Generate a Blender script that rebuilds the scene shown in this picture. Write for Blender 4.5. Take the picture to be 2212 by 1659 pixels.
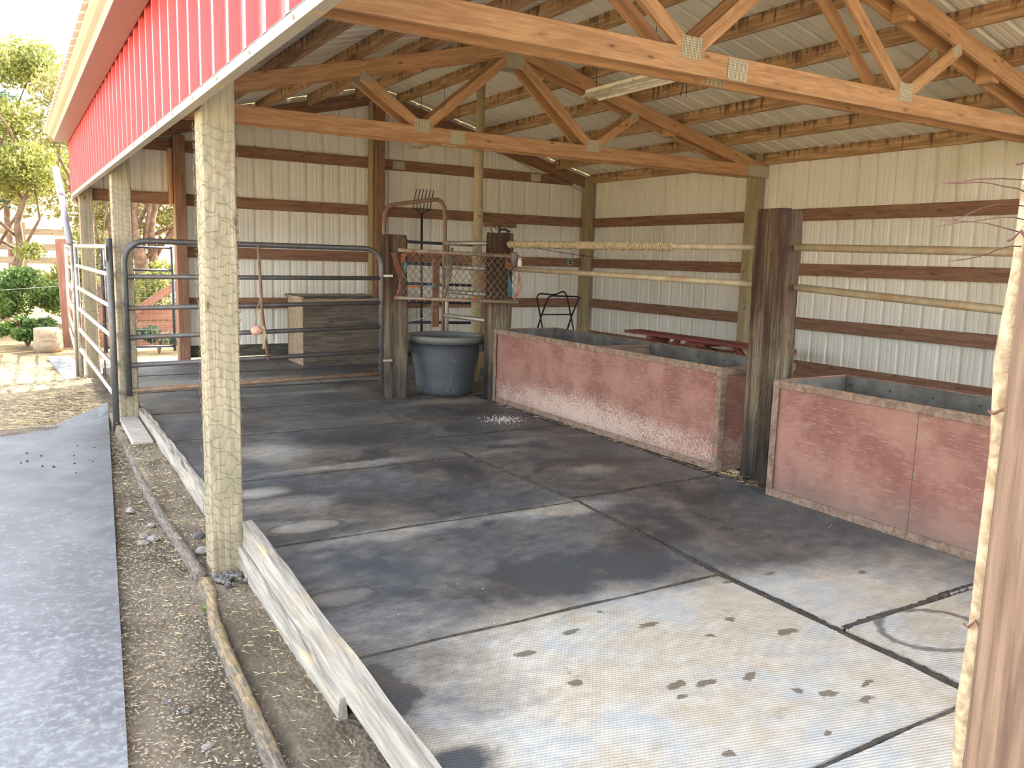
import bpy, bmesh, math, random
import numpy as np
from mathutils import Vector, Matrix
PI = math.pi
for o in list(bpy.data.objects): bpy.data.objects.remove(o)
S = bpy.context.scene
C = bpy.context.scene.collection
random.seed(7)

# ---------------------------------------------------------------- camera
cam = bpy.data.objects.new('camera', bpy.data.cameras.new('camera'))
C.objects.link(cam)
CY, CP, CR = math.radians(31.15), math.radians(-8.48), math.radians(1.631)
Fv = Vector((math.sin(CY)*math.cos(CP), math.cos(CY)*math.cos(CP), math.sin(CP)))
r0 = Vector((math.cos(CY), -math.sin(CY), 0)); u0 = r0.cross(Fv)
rv = r0*math.cos(CR)+u0*math.sin(CR); uv = u0*math.cos(CR)-r0*math.sin(CR)
m = Matrix((rv, uv, -Fv)).transposed().to_4x4()
m.translation = Vector((-0.726, -3.816, 1.369))
cam.matrix_world = m
cam.data.sensor_width = 36; cam.data.lens = 1791.8/2212*36
cam.data.clip_start = 0.02; cam.data.clip_end = 600
S.camera = cam

# ---------------------------------------------------------------- sky, sun, exposure
w = bpy.data.worlds.new('sky'); S.world = w; w.use_nodes = True
nt = w.node_tree; nt.nodes.clear()
sky = nt.nodes.new('ShaderNodeTexSky'); sky.sky_type = 'NISHITA'; sky.sun_disc = False
sky.sun_elevation = math.radians(45); sky.sun_rotation = math.radians(60)
sky.air_density = 1.0; sky.dust_density = 2.5; sky.ozone_density = 1.0
bg = nt.nodes.new('ShaderNodeBackground'); bg.inputs[1].default_value = 0.36
wo = nt.nodes.new('ShaderNodeOutputWorld')
hs = nt.nodes.new('ShaderNodeHueSaturation'); hs.inputs['Saturation'].default_value = .30
nt.links.new(sky.outputs[0], hs.inputs['Color']); nt.links.new(hs.outputs[0], bg.inputs[0]); nt.links.new(bg.outputs[0], wo.inputs[0])
sun = bpy.data.objects.new('sun', bpy.data.lights.new('sun', 'SUN')); C.objects.link(sun)
sun.data.energy = 8.0; sun.data.angle = math.radians(0.6); sun.data.color = (1, .88, .70)
SAZ, SEL = math.radians(60), math.radians(45)
sd = Vector((math.sin(SAZ)*math.cos(SEL), math.cos(SAZ)*math.cos(SEL), math.sin(SEL)))
sun.rotation_euler = sd.to_track_quat('Z', 'Y').to_euler()
sun.location = (10, 10, 20)
S.view_settings.view_transform = 'Standard'; S.view_settings.look = 'None'
S.view_settings.gamma = 1; S.view_settings.use_curve_mapping = False
S.view_settings.exposure = 2.0

# ---------------------------------------------------------------- materials
class NT:
    def __init__(s, name):
        s.m = bpy.data.materials.new(name); s.m.use_nodes = True
        s.t = s.m.node_tree; s.t.nodes.clear()
        s.out = s.n('ShaderNodeOutputMaterial'); s.b = s.n('ShaderNodeBsdfPrincipled')
        s.l(s.b.outputs[0], s.out.inputs[0])
    def n(s, ty): return s.t.nodes.new(ty)
    def l(s, a, b): s.t.links.new(a, b)
    def put(s, sock, v):
        if hasattr(v, 'links') or isinstance(v, bpy.types.NodeSocket): s.l(v, sock)
        else: sock.default_value = v
    def math(s, op, a, b=0.0, c=0.0, clamp=False):
        n = s.n('ShaderNodeMath'); n.operation = op; n.use_clamp = clamp
        s.put(n.inputs[0], a); s.put(n.inputs[1], b); s.put(n.inputs[2], c)
        return n.outputs[0]
    def add(s, a, b): return s.math('ADD', a, b)
    def mul(s, a, b): return s.math('MULTIPLY', a, b)
    def ramp(s, x, a, b, lo=0.0, hi=1.0):
        n = s.n('ShaderNodeMapRange'); n.interpolation_type = 'SMOOTHSTEP'
        s.put(n.inputs[0], x); n.inputs[1].default_value = a; n.inputs[2].default_value = b
        n.inputs[3].default_value = lo; n.inputs[4].default_value = hi
        return n.outputs[0]
    def mix(s, f, a, b):
        n = s.n('ShaderNodeMix'); n.data_type = 'RGBA'
        s.put(n.inputs[0], f)
        for sock, v in ((n.inputs[6], a), (n.inputs[7], b)):
            if isinstance(v, tuple): sock.default_value = (*v[:3], 1)
            else: s.l(v, sock)
        return n.outputs[2]
    def pos(s): return s.n('ShaderNodeNewGeometry').outputs['Position']
    def obj(s, rnd=True):
        o = s.n('ShaderNodeTexCoord').outputs['Object']
        if not rnd: return o
        i = s.n('ShaderNodeObjectInfo').outputs['Random']
        v = s.n('ShaderNodeVectorMath'); v.operation = 'ADD'
        s.l(o, v.inputs[0]); s.l(s.mul(i, 37.0), v.inputs[1]); return v.outputs[0]
    def sc(s, v, x, y, z):
        n = s.n('ShaderNodeMapping'); s.l(v, n.inputs[0]); n.inputs['Scale'].default_value = (x, y, z)
        return n.outputs[0]
    def noise(s, v, scale=1., det=4., rough=.55, dist=0.):
        n = s.n('ShaderNodeTexNoise'); s.l(v, n.inputs['Vector'])
        n.inputs['Scale'].default_value = scale; n.inputs['Detail'].default_value = det
        n.inputs['Roughness'].default_value = rough; n.inputs['Distortion'].default_value = dist
        return n.outputs[0]
    def voro(s, v, scale, feat='F1', rnd=1.0):
        n = s.n('ShaderNodeTexVoronoi'); n.feature = feat; s.l(v, n.inputs['Vector'])
        n.inputs['Scale'].default_value = scale; n.inputs['Randomness'].default_value = rnd
        return n.outputs[0]
    def xyz(s, v):
        n = s.n('ShaderNodeSeparateXYZ'); s.l(v, n.inputs[0]); return n.outputs
    def bump(s, h, dist=.01, st=1.0):
        n = s.n('ShaderNodeBump'); s.l(h, n.inputs['Height'])
        n.inputs['Distance'].default_value = dist; n.inputs['Strength'].default_value = st
        s.l(n.outputs[0], s.b.inputs['Normal'])
    def fin(s, col, rough=.7, metal=0., spec=.5):
        s.put(s.b.inputs['Base Color'], (*col, 1) if isinstance(col, tuple) else col)
        s.put(s.b.inputs['Roughness'], rough); s.put(s.b.inputs['Metallic'], metal)
        s.b.inputs['Specular IOR Level'].default_value = spec
        return s.m

def wood(name, a, b, knots=True, streak=14., rough=.75, bump=.002, wear=None, wf=(.5, .7)):
    k = NT(name); o = k.obj()
    g = k.noise(k.sc(o, 1.2, streak, streak), 2.2, 6, .6, .6)
    g2 = k.noise(k.sc(o, 4, 60, 60), 2., 3, .6)
    f = k.add(k.mul(g, .75), k.mul(g2, .35))
    col = k.mix(k.ramp(f, .38, .75), a, b)
    if wear:
        ww = k.noise(k.sc(o, 2.0, 6, 6), 1.1, 5, .65)
        col = k.mix(k.ramp(ww, *wf), col, wear)
    if knots:
        d = k.voro(k.sc(o, 2.2, 6, 6), 1.75)
        col = k.mix(k.ramp(d, .055, .10, .85, 0.), col, tuple(c*.28 for c in a))
        col = k.mix(k.ramp(d, .10, .22, .35, 0.), col, tuple(c*.6 for c in a))
    k.bump(f, bump, .8)
    return k.fin(col, rough, 0, .3)

M = {}
M['fir'] = wood('fir', (.40, .215, .10), (.62, .37, .19), rough=.7)
M['fir_red'] = wood('fir_red', (.19, .098, .06), (.33, .185, .115))
M['post'] = wood('treated_post', (.27, .21, .11), (.42, .34, .20), streak=22)
M['post_pale'] = wood('weathered_post', (.25, .215, .14), (.44, .38, .26), streak=26, bump=.004, wear=(.24, .22, .14), wf=(.5, .8))
M['curb'] = wood('curb_wood', (.24, .215, .18), (.44, .41, .36), knots=False, streak=18, bump=.004, wear=(.50, .40, .25), wf=(.55, .75))
M['log'] = wood('log_wood', (.24, .20, .15), (.44, .36, .24), knots=False, streak=14, bump=.006, wear=(.46, .34, .16), wf=(.45, .6))
M['rough_brown'] = wood('rough_brown', (.10, .062, .045), (.23, .155, .11), knots=False, streak=30, bump=.006)
M['vine'] = wood('vine_bark', (.28, .21, .13), (.56, .46, .32), knots=False, streak=22, bump=.004)
M['plank_dark'] = wood('dark_plank', (.055, .05, .04), (.15, .135, .11), knots=False, bump=.003, wear=(.04, .05, .02))
M['box_wood'] = wood('crate_wood', (.085, .068, .05), (.20, .165, .125), streak=10, bump=.003)
M['box_pale'] = wood('crate_wood_pale', (.22, .165, .11), (.40, .31, .21), streak=10)
M['red_wood'] = wood('red_fence_wood', (.19, .085, .06), (.31, .15, .105), knots=False)
M['bench_red'] = wood('bench_red', (.19, .05, .045), (.34, .11, .09), knots=False)
M['rim'] = wood('bin_rim_wood', (.13, .085, .06), (.28, .20, .15), knots=False, streak=10, wear=(.30, .12, .09), wf=(.6, .75))

def purlin_mat():
    k = NT('stained_purlin'); o = k.obj(); raw = k.obj(False)
    g = k.noise(k.sc(o, 1.0, 14, 14), 2.2, 6, .6)
    col = k.mix(k.ramp(g, .35, .7), (.30, .17, .085), (.56, .37, .20))
    st = k.noise(k.sc(o, 11, 1.2, 1.2), 1.6, 5, .7)
    z = k.xyz(raw)[2]
    stn = k.add(st, k.mul(z, 1.2))
    col = k.mix(k.ramp(stn, .52, .66, 0, .85), col, (.085, .05, .03))
    k.bump(g, .002); return k.fin(col, .75, 0, .3)
M['purlin'] = purlin_mat()

def log_mat():
    k = NT('weathered_log'); o = k.obj(False)
    g = k.noise(k.sc(o, 60, 6, 60), 1.6, 7, .7); n = k.noise(k.sc(o, 30, 14, 30), 1.2, 5, .7); z = k.xyz(o)[2]
    col = k.mix(k.ramp(g, .36, .66), (.10, .085, .07), (.27, .235, .19))
    col = k.mix(k.ramp(k.add(n, k.mul(k.add(z, -.07), 9.0)), .40, .62, 0, .8), col, k.mix(k.ramp(g, .4, .65), (.30, .215, .11), (.50, .38, .20)))
    k.bump(g, .006, 1.); return k.fin(col, .85, 0, .2)
M['log_y'] = log_mat()
def tie_mat():
    k = NT('railroad_tie'); o = k.obj()
    g = k.noise(k.sc(o, .9, 44, 44), 2.2, 9, .75, .9)
    c = k.ramp(k.noise(k.sc(o, .6, 8, 8), 1.3, 4, .6), .4, .62)
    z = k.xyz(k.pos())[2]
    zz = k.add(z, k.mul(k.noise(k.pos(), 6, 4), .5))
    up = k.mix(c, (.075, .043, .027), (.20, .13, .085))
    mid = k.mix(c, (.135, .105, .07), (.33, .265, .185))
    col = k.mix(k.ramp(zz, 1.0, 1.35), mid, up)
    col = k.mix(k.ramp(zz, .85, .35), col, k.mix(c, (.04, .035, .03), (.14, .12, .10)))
    col = k.mix(k.ramp(g, .36, .50, .9, 0), col, (.02, .015, .012))
    col = k.mix(k.ramp(g, .60, .72, 0, .5), col, (.42, .33, .23))
    k.bump(g, .022, 1.); return k.fin(col, .85, 0, .2)
M['tie'] = tie_mat()

def paint_metal(name, a, b, rough=.38, spec=.5, rust=None):
    k = NT(name); p = k.pos()
    n = k.noise(k.sc(p, 1, 1, .35), 2.2, 5, .6)
    col = k.mix(k.ramp(n, .4, .75), a, b)
    if rust:
        r = k.noise(p, 9, 6, .7); col = k.mix(k.ramp(r, .56, .66), col, rust)
    return k.fin(col, rough, 0, spec)
M['siding'] = paint_metal('cream_siding', (.80, .77, .68), (.70, .67, .57), .36, .5)
M['roofing'] = paint_metal('roof_sheet', (.84, .81, .71), (.76, .73, .62), .36, .5)
M['red_siding'] = paint_metal('red_siding', (.62, .095, .10), (.55, .085, .09), .38, .5)
M['gutter'] = paint_metal('beige_gutter', (.36, .31, .235), (.31, .27, .21), .45)
M['soffit'] = paint_metal('mauve_soffit', (.20, .13, .115), (.18, .12, .105), .45)
M['trim_metal'] = paint_metal('trim_metal', (.33, .30, .24), (.28, .25, .20), .5, .5, (.42, .30, .15))

def metal(name, col, rough=.45, met=.8, rust=None, rc=(.55, .66), bump=0):
    k = NT(name); p = k.pos()
    n = k.noise(p, 14, 5, .65)
    c = k.mix(k.ramp(n, .35, .7), tuple(x*.75 for x in col), col)
    mt = met
    if rust:
        r = k.noise(p, 5, 6, .7); f = k.ramp(r, *rc); c = k.mix(f, c, rust)
        mt = k.math('MULTIPLY_ADD', f, -met, met)
    if bump: k.bump(n, bump)
    return k.fin(c, rough, mt)
M['gate'] = metal('gate_tube', (.15, .145, .14), .5, .5, (.16, .085, .05), (.53, .68))
M['galv'] = metal('galvanised_tube', (.55, .52, .45), .42, .75, (.36, .25, .13), (.60, .75))
M['gate_pale'] = metal('scuffed_tube', (.42, .40, .36), .5, .6, (.22, .12, .07), (.55, .68))
M['rusty'] = metal('rusty_tube', (.30, .21, .14), .7, .3, (.20, .10, .05), (.45, .6))
M['dirty_rail'] = metal('dirty_rail', (.42, .35, .23), .6, .2, (.30, .19, .10), (.5, .65))
M['net_bar'] = metal('net_bar', (.30, .26, .18), .6, .2, (.20, .13, .07), (.5, .65))
M['blue_tube'] = metal('dark_blue_tube', (.05, .06, .09), .4, .3)
M['wire'] = metal('wire', (.20, .17, .13), .5, .6, (.22, .12, .07), (.5, .6))
M['black'] = metal('black_metal', (.025, .023, .022), .45, .4)
M['steel_dark'] = metal('dark_steel', (.09, .08, .075), .45, .7)
M['pvc'] = paint_metal('grey_plastic', (.27, .27, .30), (.23, .23, .26), .4)

def gusset():
    k = NT('gusset_plate'); o = k.obj(False)
    x, y, z = k.xyz(o)
    w1 = k.math('SINE', k.mul(x, 2*PI/.011)); w2 = k.math('SINE', k.mul(z, 2*PI/.014))
    h = k.add(w1, k.mul(w2, .5))
    col = k.mix(k.ramp(h, -.6, .6), (.30, .26, .18), (.85, .78, .58))
    k.bump(h, .002); return k.fin(col, .5, .45)
M['gusset'] = gusset()

def red_ply():
    k = NT('faded_red_plywood'); p = k.pos()
    n = k.noise(p, 3.0, 6, .65); g = k.noise(k.sc(p, 22, 3, 22), 2, 5, .6)
    col = k.mix(k.ramp(n, .35, .65), (.19, .082, .065), (.285, .148, .118))
    s = k.noise(k.sc(p, 5, 9, 60), 1.6, 6, .72)
    col = k.mix(k.ramp(s, .50, .66, 0, .6), col, (.33, .22, .17))
    z = k.xyz(p)[2]; y = k.xyz(p)[1]
    lo = k.add(k.ramp(z, .42, .12), k.mul(k.noise(p, 7, 5, .7), 1.1))
    # worn band where animals rub the lower face
    mid = k.math('SUBTRACT', 1.0, k.math('ABSOLUTE', k.mul(k.add(y, -1.7), .72)), clamp=True)
    scr = k.noise(p, 60, 4, .8)
    wear = k.mul(k.ramp(y, -.3, .3), k.mul(k.ramp(k.mul(k.add(lo, k.mul(mid, .45)), scr), .62, 1.0), .75))
    col = k.mix(wear, col, (.52, .42, .35))
    dk = k.noise(k.sc(p, 1, 2.2, 12), 1.5, 6, .7)
    col = k.mix(k.ramp(dk, .60, .76, 0, .6), col, (.16, .12, .09))
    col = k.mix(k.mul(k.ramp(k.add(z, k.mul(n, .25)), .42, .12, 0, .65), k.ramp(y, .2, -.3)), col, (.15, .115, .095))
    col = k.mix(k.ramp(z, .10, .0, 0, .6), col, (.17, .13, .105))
    k.bump(k.add(s, g), .001); return k.fin(col, .72, 0, .3)
M['red_ply'] = red_ply()
def grey_ply():
    k = NT('bin_liner'); p = k.pos(); n = k.noise(p, 6, 6, .65)
    return k.fin(k.mix(k.ramp(n, .35, .7), (.085, .08, .07), (.17, .16, .14)), .7, 0, .3)
M['grey_ply'] = grey_ply()

def tub_mat():
    k = NT('black_rubber_tub'); p = k.pos()
    n = k.noise(p, 7, 6, .7); s = k.noise(k.sc(p, 30, 30, 7), 1.5, 6, .75)
    z = k.xyz(p)[2]
    f = k.mul(k.ramp(k.add(s, k.mul(n, .5)), .80, 1.05), k.ramp(z, .52, .25, .25, .8))
    col = k.mix(f, k.mix(n, (.035, .039, .045), (.06, .066, .075)), (.24, .25, .25))
    col = k.mix(k.ramp(z, .52, .60), col, (.17, .165, .15))
    return k.fin(col, .6, 0, .4)
M['tub'] = tub_mat()

# dirt and tone of the stall mats: pale patches, dark spots and dried rings
PALE = [(1.0, -2.25, 1.15, 1.0, 1.25), (1.3, -1.45, .9, .42, .65), (1.9, -1.75, .7, .5, .75), (2.45, -1.7, .75, .42, .8), (2.5, -2.4, .8, .6, .75), (.45, -1.05, .35, .25, .25),
        (1.1, -3.3, 1.6, .9, .9), (1.85, -.12, .45, .12, .6), (.95, -.08, .8, .10, .35), (.42, .92, .22, .12, .55), (.55, .62, .30, .14, .35), (.5, .20, .3, .10, .45),
        (.75, 1.85, .28, .35, .42), (1.15, 1.3, .5, .08, .45), (2.55, .55, .20, .12, .4), (2.5, 1.5, .3, .1, .4), (2.3, 1.25, .25, .08, .35), (.9, 5.3, 1.6, .35, .38), (2.2, 5.0, .9, .12, .45), (1.6, 4.3, 1.2, .1, .25), (2.9, 3.3, .5, .2, .3), (1.4, -1.0, .5, .3, -.35), (.20, -1.50, .12, .20, -1.0), (.26, -1.98, .13, .11, -1.1), (.5, -1.6, .25, .3, -.25)]
RINGS = [(.44, .90, .22, .13), (.50, .19, .19, .10), (.36, -.74, .15, .09), (2.27, -2.06, .21, .17)]
BLOBS = [(1.10, -1.90, .05, .02), (1.17, -1.95, .05, .018), (1.05, -1.97, .04, .014), (1.75, -1.82, .04, .03), (1.62, -1.62, .03, .02), (1.45, -1.70, .02, .02), (1.30, -1.52, .05, .02), (1.5, -2.2, .045, .02), (1.58, -2.28, .035, .02), (1.42, -2.14, .02, .02), (1.66, -2.22, .03, .012), (1.3, -2.35, .018, .012),
         (1.0, -1.45, .05, .02), (.75, -1.5, .05, .02), (1.35, -2.0, .03, .02), (.95, -2.3, .02, .015), (1.22, -1.35, .02, .015), (.8, -1.75, .02, .02), (1.9, -1.35, .03, .015), (2.55, -1.55, .04, .02), (2.15, -1.35, .06, .015)]
def mat_rubber():
    k = NT('stall_mat'); p = k.pos(); x, y, z = k.xyz(p)
    wob = k.noise(p, 5.0, 5, .7); wx = k.mul(k.add(wob, -.5), .22)
    wy = k.mul(k.add(k.noise(k.sc(p, 1, 1, 1), 3.3, 5, .7, .4), -.5), .26)
    X = k.add(x, wx); Y = k.add(y, wy)
    tot = None
    def dist(cx, cy, rx, ry, X=X, Y=Y):
        a = k.mul(k.add(X, -cx), 1/rx); b = k.mul(k.add(Y, -cy), 1/ry)
        return k.math('SQRT', k.add(k.mul(a, a), k.mul(b, b)))
    for cx, cy, rx, ry, s in PALE:
        f = k.ramp(dist(cx, cy, rx, ry), .35, 1.25, s, 0)
        tot = f if tot is None else k.add(tot, f)
    n1 = k.noise(p, 1.7, 6, .62, .5); n2 = k.noise(k.sc(p, 1, 1.6, 1), 9, 6, .72)
    fac = k.add(k.mul(tot, .8), k.add(k.mul(k.add(n1, -.5), .75), k.mul(k.add(n2, -.5), .65)))
    fac = k.math('ADD', fac, .08, clamp=True)
    base = k.mix(k.ramp(n1, .4, .62), (.052, .052, .056), (.088, .078, .068))
    base = k.mix(k.ramp(k.noise(p, .9, 3, .5), .42, .6), base, (.065, .075, .088))
    pale = k.mix(k.ramp(k.noise(p, 2.6, 5, .6), .42, .62), (.46, .40, .31), (.41, .43, .43))
    pale = k.mix(k.ramp(n2, .35, .75), pale, (.58, .55, .48))
    col = k.mix(fac, base, pale)
    rw = k.add(k.mul(k.add(wob, -.5), .5), 0)
    for cx, cy, rx, ry in RINGS:
        d = k.add(dist(cx, cy, rx, ry, x, y), rw)
        e = k.math('ABSOLUTE', k.add(d, -1.0))
        col = k.mix(k.ramp(d, .4, 1.0, .32, 0), col, (.34, .30, .25))
        col = k.mix(k.ramp(e, .03, .13, .75, 0), col, (.07, .06, .05))
    for cx, cy, rx, ry in BLOBS:
        d = k.add(dist(cx, cy, rx, ry, k.add(x, k.mul(wx, .8)), k.add(y, k.mul(wy, .6))), k.mul(k.add(n2, -.5), 1.5))
        col = k.mix(k.ramp(d, .7, 1.1, .85, 0), col, (.13, .095, .06))
    br = k.noise(p, 3.8, 7, .75)
    col = k.mix(k.ramp(br, .60, .68, 0, .5), col, (.20, .15, .10))
    # moulded grip pattern, small diamonds
    a = k.math('SINE', k.mul(k.add(x, k.mul(y, .35)), 2*PI/.024)); b = k.math('SINE', k.mul(k.add(y, k.mul(x, -.35)), 2*PI/.016))
    d = k.mul(a, b)
    col = k.mix(k.ramp(d, .2, .9, 0, .14), col, (.07, .065, .06))
    k.bump(k.add(d, k.mul(n2, 2)), .002, .6)
    return k.fin(col, k.ramp(fac, 0, 1, .50, .75), 0, .45)
M['mat'] = mat_rubber()

def belt():
    k = NT('yard_mat'); p = k.pos()
    n = k.noise(p, 3.5, 6, .65, .3); n2 = k.noise(p, 26, 6, .75); y = k.xyz(p)[1]
    col = k.mix(k.ramp(n, .35, .68), (.095, .102, .115), (.155, .162, .175))
    col = k.mix(k.ramp(k.add(n2, k.mul(y, -.035)), .48, .70, 0, .75), col, (.29, .305, .33))
    col = k.mix(k.ramp(k.noise(p, 2.2, 6, .7), .60, .72, 0, .55), col, (.24, .20, .15))
    k.bump(n2, .002, .5); return k.fin(col, .5, 0, .5)
M['belt'] = belt()

def dirt(name, inside=False):
    k = NT(name); p = k.pos(); x, y, z = k.xyz(p)
    n = k.noise(p, 2.0, 7, .68); f = k.noise(p, 30, 6, .8); v = k.voro(p, 55)
    col = k.mix(k.ramp(n, .35, .65), (.135, .11, .08), (.27, .225, .17))
    col = k.mix(k.ramp(f, .52, .68, 0, .8), col, (.38, .31, .21))
    col = k.mix(k.ramp(v, .12, .30, .6, 0), col, (.11, .09, .065))
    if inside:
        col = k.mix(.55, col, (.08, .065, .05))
    else:
        far = k.ramp(k.add(y, k.mul(n, 3.0)), 8.5, 12.5)
        gr = k.noise(k.sc(p, 1, 1, 1), 1.1, 7, .75)
        far = k.math('MAXIMUM', far, k.ramp(k.add(x, k.mul(n, 1.2)), -1.4, -2.6))
        straw = k.mix(k.ramp(gr, .38, .62), (.15, .11, .06), (.40, .31, .17))
        straw = k.mix(k.ramp(x, -2.4, -3.2), straw, k.mix(gr, (.42, .33, .19), (.64, .54, .34)))  # unseen ground left of the yard, brightened to bounce warm light into the shed
        col = k.mix(far, col, straw)
    k.bump(k.add(k.mul(f, 1.0), v), .02, .7); return k.fin(col, .95, 0, .1)
M['dirt'] = dirt('yard_dirt'); M['floor_dirt'] = dirt('floor_dirt', True)

def plain(name, a, b=None, sc=8., rough=.7, spec=.4, bump=0, metal=0.):
    k = NT(name); b = b or tuple(c*.7 for c in a)
    n = k.noise(k.obj(), sc, 5, .65)
    if bump: k.bump(n, bump)
    return k.fin(k.mix(k.ramp(n, .35, .68), b, a), rough, metal, spec)
M['stone'] = plain('stone', (.20, .19, .175), (.09, .088, .085), 5, .75)
M['stone_pale'] = plain('stone_pale', (.34, .32, .28), (.21, .20, .175), 6, .8)
M['gravel'] = plain('gravel', (.42, .36, .27), (.22, .18, .14), 20, .9)
M['straw'] = plain('straw', (.75, .62, .36), (.50, .38, .20), 12, .8)
M['slab'] = plain('slab', (.46, .41, .36), (.34, .30, .26), 10, .85, .3, .004)
M['rope'] = plain('rope', (.56, .46, .29), (.32, .24, .14), 60, .9, .2, .004)
M['twine_o'] = plain('orange_twine', (.50, .135, .065), (.34, .09, .05), 30)
M['twine_b'] = plain('blue_twine', (.10, .26, .33), (.07, .16, .20), 30)
M['white'] = plain('white_plastic', (.72, .66, .54), None, 8, .5)
M['cyl'] = plain('dull_cylinder', (.16, .145, .12), None, 8, .6)
M['pink'] = plain('pink_salt', (.72, .42, .31), (.60, .33, .24), 10, .5)
M['box'] = plain('outlet_grey', (.34, .36, .33), None, 10, .5)
M['cable'] = plain('cable_tan', (.42, .32, .19), None, 10, .6)
M['salt'] = plain('white_flakes', (.85, .84, .80), None, 10, .7)
M['mud'] = plain('droppings', (.075, .06, .045), (.035, .03, .025), 30, .95)
M['grass'] = plain('weed', (.25, .35, .10), None, 10, .8)
M['bark'] = plain('tree_bark', (.26, .17, .12), (.13, .09, .065), 9, .9, .2, .02)
M['twig'] = plain('twig', (.22, .11, .09), (.14, .07, .06), 20, .8)
M['lamp_metal'] = paint_metal('lamp_housing', (.85, .80, .66), (.66, .56, .38), .4, .5, (.22, .12, .07))

def leaf(name, a, b, tr=.5):
    k = NT(name); p = k.pos()
    n = k.noise(p, 3.2, 3, .6); n2 = k.noise(p, 23, 2, .5)
    c = k.mix(k.ramp(n, .38, .62), a, b); c = k.mix(k.ramp(n2, .5, .62, 0, .6), c, tuple(min(1, q*1.6) for q in b))
    k.fin(c, .55, 0, .3)
    t = k.n('ShaderNodeBsdfTranslucent'); k.l(c, t.inputs[0])
    mx = k.n('ShaderNodeMixShader'); mx.inputs[0].default_value = tr
    k.l(k.b.outputs[0], mx.inputs[1]); k.l(t.outputs[0], mx.inputs[2]); k.l(mx.outputs[0], k.out.inputs[0])
    return k.m
M['leaf'] = leaf('leaf_yellow_green', (.13, .16, .035), (.27, .27, .08), .4)
M['leaf2'] = leaf('leaf_green', (.05, .10, .025), (.13, .20, .05), .4)
M['leaf3'] = leaf('leaf_autumn', (.15, .155, .045), (.28, .245, .09), .4)
M['needle'] = leaf('needle_green', (.05, .09, .05), (.10, .14, .08), .3)

# ---------------------------------------------------------------- object helpers
WM = {}
def link(name, data, parent=None, mat=None, mw=None):
    o = bpy.data.objects.new(name, data); C.objects.link(o)
    if mat and data is not None:
        data.materials.clear(); data.materials.append(M[mat] if isinstance(mat, str) else mat)
    mw = mw or Matrix.Identity(4); WM[o.name] = mw
    if parent:
        o.parent = parent; o.matrix_local = WM[parent.name].inverted() @ mw
    else: o.matrix_world = mw
    return o
def tag(o, label=None, cat=None, group=None, kind=None):
    if label: o['label'] = label
    if cat: o['category'] = cat
    if group: o['group'] = group
    if kind: o['kind'] = kind
    return o
def thing(name, loc, label, cat, group=None, rz=0):
    return tag(link(name, None, None, None, Matrix.Translation(loc) @ Matrix.Rotation(rz, 4, 'Z')), label, cat, group)
def fin_mesh(bm, name, smooth=False):
    bmesh.ops.recalc_face_normals(bm, faces=bm.faces)
    me = bpy.data.meshes.new(name); bm.to_mesh(me); bm.free()
    if smooth:
        me.polygons.foreach_set('use_smooth', [True]*len(me.polygons))
    return me
def obj(name, bm, mat, parent=None, smooth=False, org=None):
    """mesh given in world coordinates; its origin goes to org (or its bottom centre)"""
    vs = [v.co for v in bm.verts]
    if org is None:
        lo = [min(v[i] for v in vs) for i in range(3)]; hi = [max(v[i] for v in vs) for i in range(3)]
        org = ((lo[0]+hi[0])/2, (lo[1]+hi[1])/2, lo[2])
    bmesh.ops.translate(bm, verts=bm.verts, vec=-Vector(org))
    return link(name, fin_mesh(bm, name, smooth), parent, mat, Matrix.Translation(org))
def box(bm, x0, x1, y0, y1, z0, z1, M4=None):
    vs = [bm.verts.new((x, y, z)) for x in (x0, x1) for y in (y0, y1) for z in (z0, z1)]
    for f in ((0, 1, 3, 2), (4, 6, 7, 5), (0, 4, 5, 1), (2, 3, 7, 6), (0, 2, 6, 4), (1, 5, 7, 3)):
        bm.faces.new([vs[i] for i in f])
    if M4: bmesh.ops.transform(bm, matrix=M4, verts=vs)
    return vs
def bevel(bm, w, seg=1):
    bmesh.ops.bevel(bm, geom=list(bm.edges), offset=w, segments=seg, affect='EDGES', profile=.5)
def B(*a, bev=.003):
    bm = bmesh.new(); box(bm, *a)
    if bev: bevel(bm, bev)
    return bm
def frame(p0, p1, up=(0, 0, 1)):
    p0, p1 = Vector(p0), Vector(p1); X = (p1-p0).normalized(); up = Vector(up)
    Y = up.cross(X)
    if Y.length < 1e-4: Y = Vector((0, 1, 0)).cross(X) if abs(X.y) < .9 else Vector((1, 0, 0)).cross(X)
    Y.normalize(); Z = X.cross(Y)
    m = Matrix((X, Y, Z)).transposed().to_4x4(); m.translation = p0
    return m, (p1-p0).length
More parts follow.
